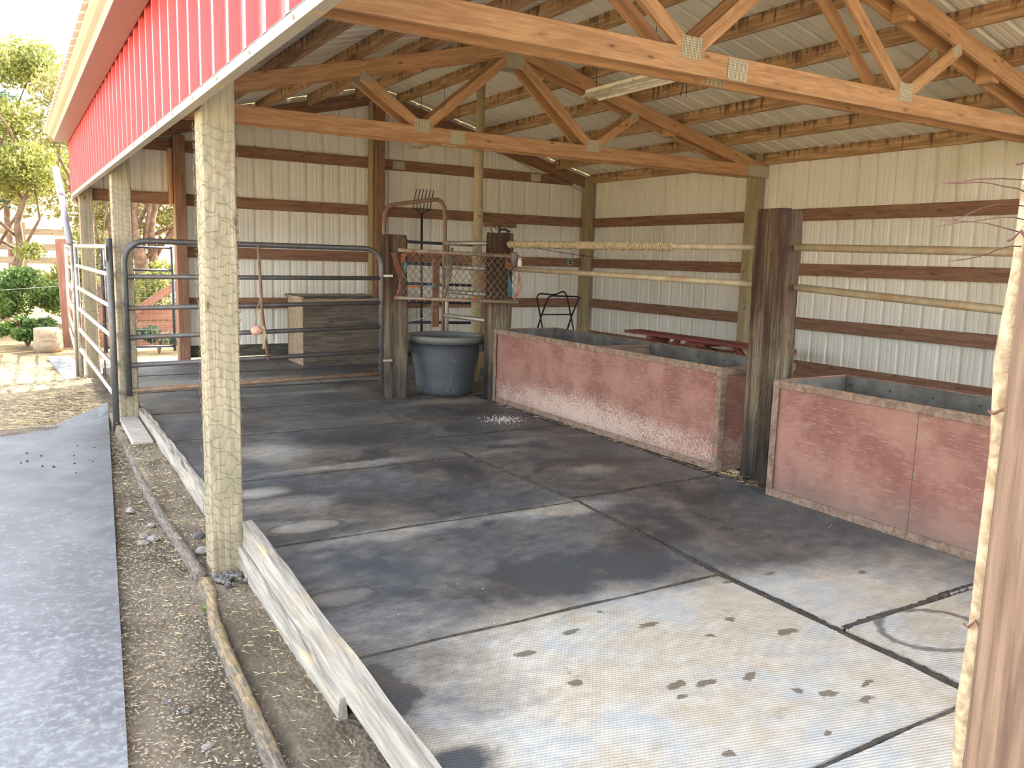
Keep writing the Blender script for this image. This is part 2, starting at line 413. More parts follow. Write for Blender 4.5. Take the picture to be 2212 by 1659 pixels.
def timber(name, p0, p1, w, h, mat, parent=None, up=(0, 0, 1), rough=0., bev=.004, cut=.4, cuts=(0, 0), sag=0.):
    """board from p0 to p1 (centre line), w sideways, h along up; cuts slant the ends"""
    m4, L = frame(p0, p1, up); n = max(1, int(L/cut)) if (rough or sag) else 1
    bm = bmesh.new(); rows = []; rnd = random.Random(hash((round(p0[0], 2), round(p0[1], 2), round(p1[2], 2))) & 0xffff)
    ny = 3 if rough else 1
    for i in range(n+1):
        t = i/n; dx = 0; ring = []
        pts = []
        for j in range(ny+1): pts.append((-w/2+w*j/ny, -h/2))
        for j in range(1, ny+1): pts.append((w/2, -h/2+h*j/ny))
        for j in range(1, ny+1): pts.append((w/2-w*j/ny, h/2))
        for j in range(1, ny): pts.append((-w/2, h/2-h*j/ny))
        s = sag*math.sin(t*PI)
        for (y, z) in pts:
            xx = L*t
            if i == 0: xx += cuts[0]*z
            if i == n: xx += cuts[1]*z
            ring.append(bm.verts.new((xx+(rnd.uniform(-1, 1)*rough*.4 if 0 < i < n else 0), y+rnd.uniform(-1, 1)*rough+s, z+rnd.uniform(-1, 1)*rough)))
        rows.append(ring)
    k = len(rows[0])
    for a, b in zip(rows, rows[1:]):
        for j in range(k): bm.faces.new((a[j], a[(j+1) % k], b[(j+1) % k], b[j]))
    bm.faces.new(rows[0]); bm.faces.new(rows[-1][::-1])
    if bev and not rough: bevel(bm, bev)
    return link(name, fin_mesh(bm, name), parent, mat, m4)
def tube(bm, pts, r, seg=8, cap=True, rfun=None):
    pts = [Vector(p) for p in pts]; rings = []
    n0 = None
    for i, p in enumerate(pts):
        d = (pts[min(i+1, len(pts)-1)]-pts[max(i-1, 0)]).normalized()
        if n0 is None:
            n0 = d.orthogonal().normalized()
        else:
            n0 = (n0-d*n0.dot(d))
            n0 = n0.normalized() if n0.length > 1e-6 else d.orthogonal().normalized()
        b = d.cross(n0); rr = rfun(i, i/(len(pts)-1)) if rfun else r
        rings.append([bm.verts.new(p+(n0*math.cos(a)+b*math.sin(a))*rr) for a in [2*PI*j/seg for j in range(seg)]])
    for a, c in zip(rings, rings[1:]):
        for j in range(seg): bm.faces.new((a[j], a[(j+1) % seg], c[(j+1) % seg], c[j]))
    if cap and seg > 2: bm.faces.new(rings[0][::-1]); bm.faces.new(rings[-1])
def T(name, pts, r, mat, parent=None, seg=10, rfun=None):
    bm = bmesh.new(); tube(bm, pts, r, seg, True, rfun)
    return obj(name, bm, mat, parent, True, org=pts[0])
def lathe(bm, prof, seg=40, c=(0, 0, 0)):
    rings = []
    for r, z in prof:
        rings.append([bm.verts.new((c[0]+r*math.cos(2*PI*j/seg), c[1]+r*math.sin(2*PI*j/seg), c[2]+z)) for j in range(seg)])
    for a, b in zip(rings, rings[1:]):
        for j in range(seg): bm.faces.new((a[j], a[(j+1) % seg], b[(j+1) % seg], b[j]))
    bm.faces.new(rings[0]); bm.faces.new(rings[-1])
def arc(c, a0, a1, r, ax1, ax2, n=7):
    c = Vector(c); ax1 = Vector(ax1); ax2 = Vector(ax2)
    return [c+ax1*r*math.cos(a0+(a1-a0)*i/n)+ax2*r*math.sin(a0+(a1-a0)*i/n) for i in range(n+1)]
def pydata(name, vs, fs, mat, parent=None, mw=None):
    me = bpy.data.meshes.new(name); me.from_pydata(vs, [], fs); me.update()
    return link(name, me, parent, mat, mw)

# ================================================================ the setting
RIDGE_X, W = 3.70, 7.40
def roof_z(x): return 3.675-.25*abs(x-RIDGE_X)      # underside of the roof sheets
YF, YN = 7.40, -4.10                                # far gable, near roof edge

# floor under the mats
o = obj('floor', B(.18, 7.42, -4.2, 7.34, -.16, -.016, bev=0), 'floor_dirt'); tag(o, kind='structure')

def gz(x, y):
    if x > -.06: z = -.112+.022*max(0, min(4, y))
    else: z = -.150+.010*max(0, min(4, y))
    if y < -1.0: z -= .03*min(1.5, (-1.0-y))
    if y > 4: z = -.115 if x > -.06 else -.13
    if y > 4: z -= .04*min(1, (y-4)/1.5)
    return z
def ground():
    xs = np.concatenate([np.arange(-3.0, -1.0, .1), np.arange(-1.0, .20, .022)]); ys = np.arange(-4.4, 9.0, .035)
    rnd = np.random.RandomState(3); vs = []; 
    low = rnd.rand(80, 200)
    def ln(x, y, s):
        u, v = (x+4)/s, (y+5)/s; i, j = int(u), int(v); a, b = u-i, v-j
        i %= 78; j %= 198
        return (low[i, j]*(1-a)+low[i+1, j]*a)*(1-b)+(low[i, j+1]*(1-a)+low[i+1, j+1]*a)*b
    for x in xs:
        for y in ys:
            z = gz(x, y)+(ln(x, y, .35)-.5)*.025+(ln(x, y, .07)-.5)*.014+(rnd.rand()-.5)*.006
            if x < -.9 or y > 8: z = min(z, -.15)
            vs.append((x, y, z))
    ny = len(ys); fs = [(i*ny+j, (i+1)*ny+j, (i+1)*ny+j+1, i*ny+j+1) for i in range(len(xs)-1) for j in range(ny-1)]
    o = pydata('ground', vs, fs, 'dirt'); tag(o, kind='structure')
    o.data.polygons.foreach_set('use_smooth', [True]*len(o.data.polygons))
    # wide terrain, rising to a dry hillside
    vs = []; xs = np.linspace(-90, 110, 80); ys = np.linspace(-30, 200, 90)
    for x in xs:
        for y in ys:
            d = max(0, y-16); vs.append((x, y, -.19+.0013*d*d/(1+d*.012)+ .035*d*(1 if y > 16 else 0)+.3*math.sin(x*.13)*min(1, d/20)))
    ny = len(ys); fs = [(i*ny+j, (i+1)*ny+j, (i+1)*ny+j+1, i*ny+j+1) for i in range(len(xs)-1) for j in range(ny-1)]
    o = pydata('ground', vs, fs, 'dirt'); tag(o, kind='structure')
ground()

PITCH = .2286
def rib_profile(L, minor=True):
    """(position, depth) along a ribbed sheet of length L"""
    out = []; t = 0
    while t < L:
        out += [(t, 0), (t+.007, .030), (t+.040, .030), (t+.056, 0)]
        if minor:
            for c in (.105, .160): out += [(t+c, 0), (t+c+.008, .002), (t+c+.018, .002), (t+c+.024, 0)]
        t += PITCH
    return [(a, d) for a, d in out if a <= L]+[(L, 0)]

def wall_sheet(name, axis, fixed, a0, a1, zlo, zhi, out, mat, kind='structure'):
    """vertical ribbed sheet; zlo/zhi functions of the running coordinate; ribs stand out by 'out'"""
    vs = []; fs = []
    for a, d in rib_profile(a1-a0):
        p = a0+a
        for z in (zlo(p), zhi(p)):
            q = fixed+out*d
            vs.append((p, q, z) if axis == 'X' else (q, p, z))
    for i in range(len(vs)//2-1): fs.append((2*i, 2*i+1, 2*i+3, 2*i+2))
    o = pydata(name, vs, fs, mat)
    if kind: tag(o, kind=kind)
    md = o.modifiers.new('thickness', 'SOLIDIFY'); md.thickness = .0015; md.offset = 0
    return o
# gable wall with the door opening at its left end
wall_sheet('wall_back', 'X', 7.325, 1.10, 7.40, lambda x: .17, lambda x: roof_z(x)-.005, 1, 'siding')
wall_sheet('wall_back', 'X', 7.325, .0, 1.10, lambda x: 1.99, lambda x: roof_z(x)-.005, 1, 'siding')
wall_sheet('wall_right', 'Y', 7.402, YN, 7.33, lambda y: .20, lambda y: 2.735, 1, 'siding')
# roof sheets, one per slope
def roof(sgn):
    vs = []; fs = []
    x1 = RIDGE_X+sgn*(3.70+.32)
    for a, d in rib_profile(YF+.12-YN):
        y = YN+a; n = d
        vs.append((RIDGE_X, y, roof_z(RIDGE_X)+n)); vs.append((x1, y, roof_z(x1)+n))
    for i in range(len(vs)//2-1): fs.append((2*i, 2*i+1, 2*i+3, 2*i+2))
    o = pydata('ceiling', vs, fs, 'roofing'); tag(o, kind='structure')
    md = o.modifiers.new('thickness', 'SOLIDIFY'); md.thickness = .001; md.offset = 0
roof(-1); roof(1)
# ridge cap
vs = [(RIDGE_X-.18, YN-.02, roof_z(RIDGE_X-.18)+.025), (RIDGE_X, YN-.02, roof_z(RIDGE_X)+.03), (RIDGE_X+.18, YN-.02, roof_z(RIDGE_X-.18)+.025)]
vs += [(a, YF+.14, c) for a, b, c in vs]
tag(pydata('trim_1', vs, [(0, 1, 4, 3), (1, 2, 5, 4)], 'roofing'), kind='structure')

# ---------------------------------------------------------------- front siding, trim, gutter
YE = 7.35
sd_ = thing('metal_siding', (-.05, 3, 1.97), 'red ribbed metal siding band under the front eave', 'siding')
vs = []; fs = []
for a, d in rib_profile(YE-YN):
    for z in (1.985, 2.64): vs.append((-.045-d, YN+a, z))
for i in range(len(vs)//2-1): fs.append((2*i, 2*i+1, 2*i+3, 2*i+2))
pn = pydata('siding_panel', vs, fs, 'red_siding', sd_)
md = pn.modifiers.new('t', 'SOLIDIFY'); md.thickness = .0012; md.offset = 0
bm = bmesh.new(); box(bm, -.074, -.070, YN, YE, 1.954, 1.985); box(bm, -.074, -.036, YN, YE, 1.950, 1.954); box(bm, -.074, -.042, YN, YE, 1.983, 1.987)
obj('bottom_trim', bm, 'trim_metal', sd_)
for i in range(46):
    y = YN+.14+i*PITCH
    if y < YE-.02:
        bm = bmesh.new(); bmesh.ops.create_cone(bm, cap_ends=True, segments=6, radius1=.007, radius2=.006, depth=.006, matrix=Matrix.Translation((-.048, y, 2.09)) @ Matrix.Rotation(PI/2, 4, 'Y'))
        obj('screw', bm, 'red_siding', sd_, org=(-.048, y, 2.09))
for i in range(24):
    y = YN+.2+i*PITCH*2
    bm = bmesh.new(); bmesh.ops.create_icosphere(bm, subdivisions=1, radius=.006, matrix=Matrix.Translation((-.075, y, 1.965)))
    obj('rivet', bm, 'trim_metal', sd_)
tag(timber('header_beam', (-.020, YN, 2.13), (-.020, YE-.02, 2.13), .032, .18, 'fir_red'), 'long timber header behind the red siding along the open front', 'beam')
tag(timber('eave_nailer', (-.02, YN, 2.585), (-.02, YE-.02, 2.585), .045, .09, 'fir_red'), 'narrow wooden strip between the red siding top and the gutter', 'board')
gt = thing('gutter', (-.2, 3, 2.55), 'beige metal rain gutter along the front eave', 'gutter')
bm = bmesh.new(); prof = [(-.085, 2.665), (-.085, 2.600), (-.22, 2.592), (-.235, 2.615), (-.262, 2.632), (-.286, 2.655), (-.292, 2.675), (-.28, 2.677)]
k0 = []; 
for y in (YN-.02, YE+.05): k0.append([bm.verts.new((x, y, z)) for x, z in prof])
for i in range(len(prof)-1): bm.faces.new((k0[0][i], k0[0][i+1], k0[1][i+1], k0[1][i]))
g = obj('gutter_trough', bm, 'gutter', gt)
g.modifiers.new('t', 'SOLIDIFY').thickness = .002
bm = bmesh.new()
for y in (YN-.02, YE+.05):
    bm.faces.new([bm.verts.new((x, y, z)) for x, z in prof[:-1]])
obj('end_cap', bm, 'gutter', gt).modifiers.new('t', 'SOLIDIFY').thickness = .003
tag(obj('soffit_board', B(-.226, -.078, YN, YE+.03, 2.570, 2.590, bev=.002), 'soffit'), 'mauve-brown underside board below the beige gutter', 'board')

# ---------------------------------------------------------------- roof timbers
def ctop(x): return 3.53-.25*abs(x-RIDGE_X)
def truss(y0, label):
    t = thing('roof_truss', (RIDGE_X, y0+.09, 2.465), label, 'truss')
    for pi, ya in enumerate((y0, y0+.182)):
        yc = ya+.019
        timber('bottom_chord', (0.0, yc, 2.535), (7.42, yc, 2.535), .038, .14, 'fir', t)
        for s in (-1, 1):
            e = RIDGE_X+s*3.70; h = .0695/math.cos(math.atan(.25))
            timber('top_chord', (e, yc, ctop(e)-h+.0), (RIDGE_X, yc, ctop(RIDGE_X)-h), .0375, .135, 'fir', t)
            def web(xa, za, xb, zb):
                timber('web', (xa, yc, za), (xb, yc, zb), .037, .089, 'fir', t)
            web(RIDGE_X+s*1.02, 2.60, RIDGE_X+s*1.60, 2.985); web(RIDGE_X+s*.97, 2.60, RIDGE_X+s*.06, 3.36)
        f = ya-.002
        def plate(x, z, w, h, rot=0):
            bm = bmesh.new(); box(bm, -w/2, w/2, -.0015, .0015, -h/2, h/2)
            mm = Matrix.Translation((x, f, z)) @ Matrix.Rotation(rot, 4, 'Y')
            link('gusset_plate', fin_mesh(bm, 'gusset_plate'), t, 'gusset', mm)
        plate(RIDGE_X-1.0, 2.605, .155, .12); plate(RIDGE_X+1.0, 2.605, .155, .12)
        plate(3.07, 2.532, .16, .125); plate(RIDGE_X, 3.345, .20, .17)
        plate(RIDGE_X+1.545, 2.965, .10, .075, -math.atan2(.385, .58)); plate(RIDGE_X-1.575, 2.975, .10, .075, math.atan2(.385, .58))
        plate(7.22, 2.535, .38, .13); plate(.25, 2.535, .3, .13)
    for s in (-1, 1):
        for d in (1.05, 2.15, 3.1):
            x = RIDGE_X+s*d
            timber('spacer_block', (x, y0+.040, ctop(x)-.10), (x, y0+.180, ctop(x)-.10), .09, .14, 'fir', t)
truss(-.040, 'nearer of the two doubled roof trusses, crossing the top of the view')
truss(3.620, 'farther doubled roof truss, its whole triangle in view under the roof')

names = ['at the eave', 'first up from the eave', 'second up from the eave', 'third up from the eave', 'fourth up from the eave', 'just beside the ridge']
for s, side in ((1, 'back wall'), (-1, 'open front')):
    for i, d in enumerate((3.645, 2.97, 2.30, 1.63, .96, .30)):
        x = RIDGE_X+s*d; z = roof_z(x)-.074
        if s < 0 and i == 0: x = .03; z = roof_z(x)-.074
        tag(timber('purlin', (x, YN+.05, z), (x, 7.28, z), .038, .14, 'purlin'), 'water-stained roof purlin on the %s side, %s' % (side, names[i]), 'beam', 'roof purlins')
for s, side in ((1, 'right'), (-1, 'left')):
    e = RIDGE_X+s*3.66
    tag(timber('gable_rafter', (e, 7.255, ctop(e)-.02), (RIDGE_X, 7.255, ctop(RIDGE_X)-.02), .038, .16, 'fir_red'), 'dark sloping rafter along the top of the gable wall, %s half' % side, 'beam')

# ---------------------------------------------------------------- posts
def chicken_wire(name, x0, x1, y0, y1, z0, z1, parent, seed, cell=.044):
    """hexagonal netting wrapped round a square post, crushed here and there"""
    rnd = random.Random(seed); off = .006
    P = [(x0-off, y1+off), (x0-off, y0-off), (x1+off, y0-off), (x1+off, y1+off)]
    L = [abs(P[1][1]-P[0][1]), abs(P[2][0]-P[1][0]), abs(P[3][1]-P[2][1])]
    L.append(L[1]); tot = sum(L); PP = P+[P[0]]
    def at(u, z):
        u = max(0, min(tot-1e-6, u)); i = 0
        while u > L[i]: u -= L[i]; i += 1
        a, b = PP[i], PP[i+1]; t = u/L[i]
        nx, ny = [(-1, 0), (0, -1), (1, 0), (0, 1)][i]
        bu = abs(math.sin(z*31+i*2)+math.sin(z*57+u*40))*.002
        return (a[0]+(b[0]-a[0])*t+nx*bu, a[1]+(b[1]-a[1])*t+ny*bu, z)
    def warp(u, z):
        du = .010*math.sin(z*13+seed)+.008*math.sin(z*29+u*11); dz = .012*math.sin(u*37+z*7+seed)
        if .62 < ((z*.9+seed*.37) % 1) < .95: dz += .02*math.sin(z*61+u*53); du += .009*math.sin(z*83)
        return at(u+du, max(z0, min(z1, z+dz)))
    bm = bmesh.new(); nu = int(tot/cell); cw = tot/nu; hz = cell*.95; nz = int((z1-z0)/hz)
    for j in range(nz):
        zb = z0+j*hz
        for i in range(nu):
            ub = (i+(.5 if j % 2 else 0))*cw
            a = warp(ub, zb+hz*.45+hz*.28); b = warp(ub, zb+hz*.28-hz*.28*0)
            l = warp(ub-cw/2, zb-hz*.0+0); r = warp(ub+cw/2, zb)
            t = warp(ub, zb+hz*.72)
            for p, q in ((b, t), (b, l), (b, r)):
                tube(bm, (p, q), .0009, 3, False)
    return obj(name, bm, 'wire', parent)
def front_post(y, z0, z1, label, seed, wz1):
    p = link('timber_post', fin_mesh(post_bm(0, .142, y, y+.142, z0, z1), 'post'), None, 'post_pale', Matrix.Translation((.071, y+.071, z0)) @ Matrix.Rotation(-PI/2, 4, 'Y'))
    tag(p, label, 'post')
    chicken_wire('wire_netting', 0, .142, y, y+.142, z0+.02, wz1, p, seed)
    return p
def post_bm(x0, x1, y0, y1, z0, z1, j=0):
    bm = bmesh.new(); box(bm, 0, z1-z0, -(y1-y0)/2, (y1-y0)/2, -(x1-x0)/2, (x1-x0)/2); bevel(bm, .006); return bm
front_post(0.0, -.14, 2.60, 'nearest front post, square timber wrapped in chicken wire', 1, 1.93)
front_post(3.66, -.10, 2.60, 'second front post behind the gate end, wrapped in chicken wire', 2, 1.9)
front_post(7.20, -.20, 2.60, 'farthest front post at the gable corner, left of the doorway', 3, 1.85)

def vpost(name, x0, x1, y0, y1, z0, z1, mat, label, cat='post'):
    p = link(name, fin_mesh(post_bm(x0, x1, y0, y1, z0, z1), name), None, mat, Matrix.Translation(((x0+x1)/2, (y0+y1)/2, z0)) @ Matrix.Rotation(-PI/2, 4, 'Y'))
    return tag(p, label, cat)
vpost('wall_post', 7.21, 7.355, 7.17, 7.31, -.05, 2.72, 'post', 'square timber post in the back right corner of the shed')
vpost('wall_post', 7.21, 7.355, 3.66, 3.80, -.05, 2.76, 'post', 'square timber post carrying the far truss at the back wall')
vpost('wall_post', 7.21, 7.355, -.002, .14, -.05, 2.76, 'post', 'square wall post at the right edge behind the vine stem')
vpost('wall_post', 3.61, 3.75, 7.10, 7.272, -.05, 3.46, 'fir_red', 'tall dark post in the middle of the gable wall')
vpost('trim_board', 3.565, 3.605, 7.15, 7.272, .1, 3.45, 'post', 'narrow board nailed to the left of the middle gable post', 'board')
vpost('door_post', 1.03, 1.16, 7.10, 7.272, -.08, 2.75, 'fir_red', 'reddish timber post on the right side of the doorway')
vpost('trim_board', .985, 1.025, 7.18, 7.30, 1.93, 2.60, 'fir', 'short upright batten above the doorway beside the door post', 'board')
tag(link('round_pole', None), 'x', 'x'); bpy.data.objects.remove(bpy.data.objects['round_pole'])
rp = [(3.74+.006*math.sin(i*1.1), 4.40+.006*math.cos(i*.9), -.03+i*(3.56+.03)/14) for i in range(15)]
tag(T('round_pole', rp, .052, M['post'], None, 14, lambda i, t: .058-.012*t+.002*math.sin(i*2.1)), 'peeled round pole standing under the ridge behind the net', 'pole')
vpost('fence_post', 4.33, 4.45, 5.42, 5.52, -.03, 1.24, 'fir_red', 'short reddish post behind the net at the end of the dark gate')

# ---------------------------------------------------------------- girts
lv = [('lowest', .718), ('second from bottom', 1.358), ('third from bottom', 1.997), ('top', 2.64)]
for nm, z in lv:
    for x0, x1, bay in ((1.16, 3.60, 'left of the middle post'), (3.75, 7.21, 'right of the middle post')):
        if nm == 'top' and bay.startswith('right'): x1 = 7.0
        tag(timber('wall_girt', (x0, 7.298, z), (x1, 7.298, z), .048, .14, 'fir_red'), '%s horizontal board on the gable wall %s' % (nm, bay), 'board', 'gable wall girts')
for z, nm in ((1.997, 'board across the top of the gable doorway'), (2.64, 'upper board above the gable doorway')):
    tag(timber('wall_girt', (.142, 7.298, z), (1.03, 7.298, z), .048, .14, 'fir_red'), 'horizontal '+nm, 'board')
for nm, z in lv[:3]:
    for y0, y1, bay in ((3.80, 7.17, 'between the corner and truss post'), (.14, 3.66, 'right of the truss post'), (-3.9, -.002, 'outside the right edge')):
        tag(timber('wall_girt', (7.378, y0, z), (7.378, y1, z), .048, .14, 'fir_red'), '%s horizontal board on the long back wall, %s' % (nm, bay), 'board', 'back wall girts')
tag(timber('skirt_board', (1.16, 7.298, .10), (2.2, 7.298, .10), .04, .15, 'plank_dark'), 'dark mossy skirt board at the foot of the gable wall beside the doorway', 'board')
tag(timber('skirt_board', (2.205, 7.298, .075), (7.2, 7.298, .075), .04, .20, 'plank_dark'), 'dark skirt board at the foot of the gable wall behind the crate and tub', 'board')
tag(timber('skirt_board', (7.378, -3.9, .16), (7.378, 7.2, .16), .04, .22, 'fir_red'), 'brown skirt board along the foot of the long back wall', 'board')
gp = link('gusset_plate', None); bpy.data.objects.remove(gp)
for x, z, nm in ((4.02, 2.64, 'left'), (6.30, 2.64, 'right')):
    tag(obj('splice_plate', B(x-.09, x+.09, 7.269, 7.273, z-.055, z+.055, bev=0), 'gusset'), 'ridged metal splice plate on the top gable girt, %s one' % nm, 'metal plate')

# ---------------------------------------------------------------- stall mats
def quad_mat(pts, lift, label, group='rubber stall mats'):
    """rubber mat with four corners, slightly wavy edges"""
    rnd = random.Random(int(abs(pts[0][0]*100+pts[0][1]*1000))); n = 10
    a, b, c, d = [Vector((*p, 0)) for p in pts]; bm = bmesh.new(); g = []
    for i in range(n+1):
        row = []
        for j in range(n+1):
            u, v = i/n, j/n; p = a.lerp(b, u).lerp(d.lerp(c, u), v)
            e = min(u, 1-u, v, 1-v)
            q = (.004 if e == 0 else 0)
            row.append(bm.verts.new((p.x+rnd.uniform(-q, q), p.y+rnd.uniform(-q, q), lift+rnd.uniform(-.0008, .0008))))
        g.append(row)
    for i in range(n):
        for j in range(n): bm.faces.new((g[i][j], g[i+1][j], g[i+1][j+1], g[i][j+1]))
    r = bmesh.ops.extrude_face_region(bm, geom=list(bm.faces))
    bmesh.ops.translate(bm, verts=[v for v in r['geom'] if isinstance(v, bmesh.types.BMVert)], vec=(0, 0, -.012))
    tag(obj('stall_mat', bm, 'mat', None, False), label, 'mat', group)
g_ = .009
L = [(-3.67, .20, 1.90), (-2.45, .19, 1.915), (-1.26, .20, 1.93), (-.04, .20, 2.02), (1.18, .19, 1.96), (2.48, .19, 2.05), (3.60, .17, 2.06)]
for i, nm in enumerate(['nearest mat at the bottom edge of the view', 'pale mat, biggest in the foreground', 'mat beside the nearest post, light along its near edge', 'bluish dark mat with dried rings behind the nearest post', 'mat with a slanting light scrape, third beyond the big pale one', 'dark mat in front of the pipe gate']):
    y0, xa, xb = L[i]; y1, xc, xd = L[i+1]
    quad_mat([(xa, y0+g_), (xb-g_, y0+g_), (xd-g_, y1-g_), (xc, y1-g_)], 0, nm+', left column')
Rr = [(-3.72, 1.93), (-1.89, 1.96), (.03, 2.04), (1.84, 2.00), (3.60, 2.07)]
for i, nm in enumerate(['mat with a dark ring stain beside the right-hand bin', 'grey mat along the front of the near bin and tie', 'mottled mat along the front of the long red bin', 'dark mat with white flakes spilled on it before the tub']):
    (y0, xa), (y1, xb) = Rr[i], Rr[i+1]; gg = .022 if i < 1 else .006
    quad_mat([(xa+gg, y0+g_), (3.20, y0+g_), (3.24, y1-g_), (xb+gg*.6, y1-g_)], -.002, nm)
for i in range(3):
    y0 = 3.61+i*1.18; y1 = y0+1.17
    for x0, x1, side in ((.15, 2.10, 'left'), (2.12, 4.1, 'right'), (4.12, 7.1, 'far right')):
        quad_mat([(x0, y0), (x1, y0+.05), (x1, y1+.05), (x0, y1)], -.003, 'dark mat inside the gated pen, %s of three, %s row from the gate' % (side, ['first', 'second', 'third'][i]), 'pen mats')
quad_mat([(.15, 7.16), (1.0, 7.16), (1.0, 8.4), (.15, 8.4)], -.14, 'dusty mat just outside the gable doorway')

# packed dirt filling the seams between the mats
def seam_dirt():
    rnd = random.Random(8); bm = bmesh.new()
    def strip(a, b, w_):
        a, b = Vector((*a, 0)), Vector((*b, 0)); n = max(2, int((b-a).length/.02)); d = (b-a).normalized(); s_ = Vector((d.y, -d.x, 0)); prev = None
        for i in range(n+1):
            c = a.lerp(b, i/n)+s_*.006*math.sin(i*.21+w_*900); l = w_/2*rnd.uniform(.55, 1.25); q = w_/2*rnd.uniform(.55, 1.25)
            row = [bm.verts.new(c+s_*l+Vector((0, 0, -.006))), bm.verts.new(c+Vector((0, 0, .0035+rnd.uniform(0, .002)))), bm.verts.new(c-s_*q+Vector((0, 0, -.006)))]
            if prev:
                for j in (0, 1): bm.faces.new((prev[j], prev[j+1], row[j+1], row[j]))
            prev = row
    cs = [(1.90, -3.67), (1.915, -2.45), (1.93, -1.26), (2.02, -.04), (1.96, 1.18), (2.05, 2.48), (2.06, 3.60)]
    for i, (a, b) in enumerate(zip(cs, cs[1:])): strip((a[0]+.010, a[1]), (b[0]+.010, b[1]), (.066, .062, .042, .03, .026, .024)[i])
    for i, c in enumerate(cs[1:]): strip((.20, c[1]), c, (.026, .022, .024, .024, .026, .026)[i])
    for c, w_ in (((1.97, -1.89), .045), ((2.05, .03), .026), ((2.01, 1.84), .026)): strip(c, (3.23, c[1]+.03), w_)
    for i in range(3):
        y0 = 3.615+i*1.18; strip((.16, y0+1.175), (6.9, y0+1.225), .028)
        strip((2.11, y0), (2.11, y0+1.17), .028)
    strip((3.235, -3.3), (3.255, 3.14), .034)
    tag(obj('seam_dirt', bm, 'mud'), 'dark packed dirt and chaff in the seams between the floor mats', 'dirt', kind='stuff')
seam_dirt()

# ---------------------------------------------------------------- curb boards and border timbers
tag(timber('curb_board', (.16, -3.9, -.12), (.16, -.0, .070), .045, .13, 'curb', rough=.003, cut=.15), 'whitish weathered curb board on edge, right of the nearest post', 'board')
tag(timber('curb_board', (.128, -1.40, -.105), (.132, -.0, -.035), .03, .11, 'curb', rough=.004, cut=.12), 'lower grey curb timber under the whitish board', 'board')
tag(timber('curb_board', (.165, .20, -.045), (.165, 3.95, -.005), .05, .115, 'curb', rough=.004, cut=.12), 'pale worn curb board running from the nearest to the second post', 'board')
def border(pts, label, r=.032):
    bm = bmesh.new(); rings = []; n = 90; rnd = random.Random(len(label))
    P = [Vector(p) for p in pts]
    def ev(t):
        t *= len(P)-1; i = min(int(t), len(P)-2); return P[i].lerp(P[i+1], t-i)
    for i in range(n+1):
        t = i/n; c = ev(t); d = (ev(min(1, t+.02))-ev(max(0, t-.02))).normalized(); s = Vector((d.y, -d.x, 0))
        w1 = r*(1+rnd.uniform(-.12, .12)); h = .05
        rings.append([bm.verts.new(c+s*a*w1+Vector((0, 0, b*h+rnd.uniform(-.003, .003)))) for a, b in ((-1, -1.6), (1, -1.6), (1.0, -.25), (.55, 0), (-.5, .04), (-1.0, -.35))])
    for a, b in zip(rings, rings[1:]):
        for j in range(6): bm.faces.new((a[j], a[(j+1) % 6], b[(j+1) % 6], b[j]))
    bm.faces.new(rings[0]); bm.faces.new(rings[-1][::-1])
    tag(obj('border_timber', bm, 'log_y', None, True, org=(P[0].x, P[0].y, P[0].z-.08)), label, 'timber')
border([(-.0, 3.97, -.055), (-.04, 2.89, -.07), (-.066, 1.9, -.08), (-.068, 1.08, -.085), (-.05, .4, -.085), (-.045, .0, -.08)], 'half-buried rounded border timber from the nearest to the second post', .026)
border([(-.038, -.06, -.085), (-.045, -.2, -.085), (-.092, -.5, -.088), (-.108, -.82, -.09), (-.12, -1.27, -.095), (-.13, -1.65, -.10), (-.14, -2.4, -.11)], 'half-buried border timber running from the nearest post toward the viewer', .024)
bm = bmesh.new(); box(bm, -.074, .074, -.56, .56, -.03, .0); bevel(bm, .008)
o = link('concrete_slab', fin_mesh(bm, 'slab'), None, 'slab', Matrix.Translation((.052, 3.24, -.014)) @ Matrix.Rotation(-.012, 4, 'Z') @ Matrix.Rotation(.012, 4, 'X'))
tag(o, 'flat grey slab lying between border timber and curb near the second post', 'slab')

# ---------------------------------------------------------------- the yard mat
bm = bmesh.new(); nu, nv = 26, 60; g = []
for i in range(nv+1):
    y = -4.3+8.75*i/nv; row = []
    for j in range(nu+1):
        t = j/nu
        xr = -.5+(y+1.28)*.0827 if y < 1.5 else -.27+(y-1.5)*.083
        xl = -2.2
        x = xl+(xr-xl)*t
        ytop = y-max(0, (y-3.0))/1.45*((1-t)*1.9) if y > 3.0 else y
        z = gz(x, y)+.026+.004*math.sin(x*5+y*3)
        if y > 3.2: z += .07*max(0, (y-3.2))/1.2*max(0, (t-.80)/.20)+.012*math.sin((y-3.2)*4+t*9)*min(1, y-3.2)
        row.append(bm.verts.new((x, ytop, z)))
    g.append(row)
for i in range(nv):
    for j in range(nu): bm.faces.new((g[i][j], g[i+1][j], g[i+1][j+1], g[i][j+1]))
o = obj('rubber_mat', bm, 'belt', None, False); o.modifiers.new('t', 'SOLIDIFY').thickness = .008
tag(o, 'long blue-grey rubber mat lying on the dirt outside the shed', 'mat')

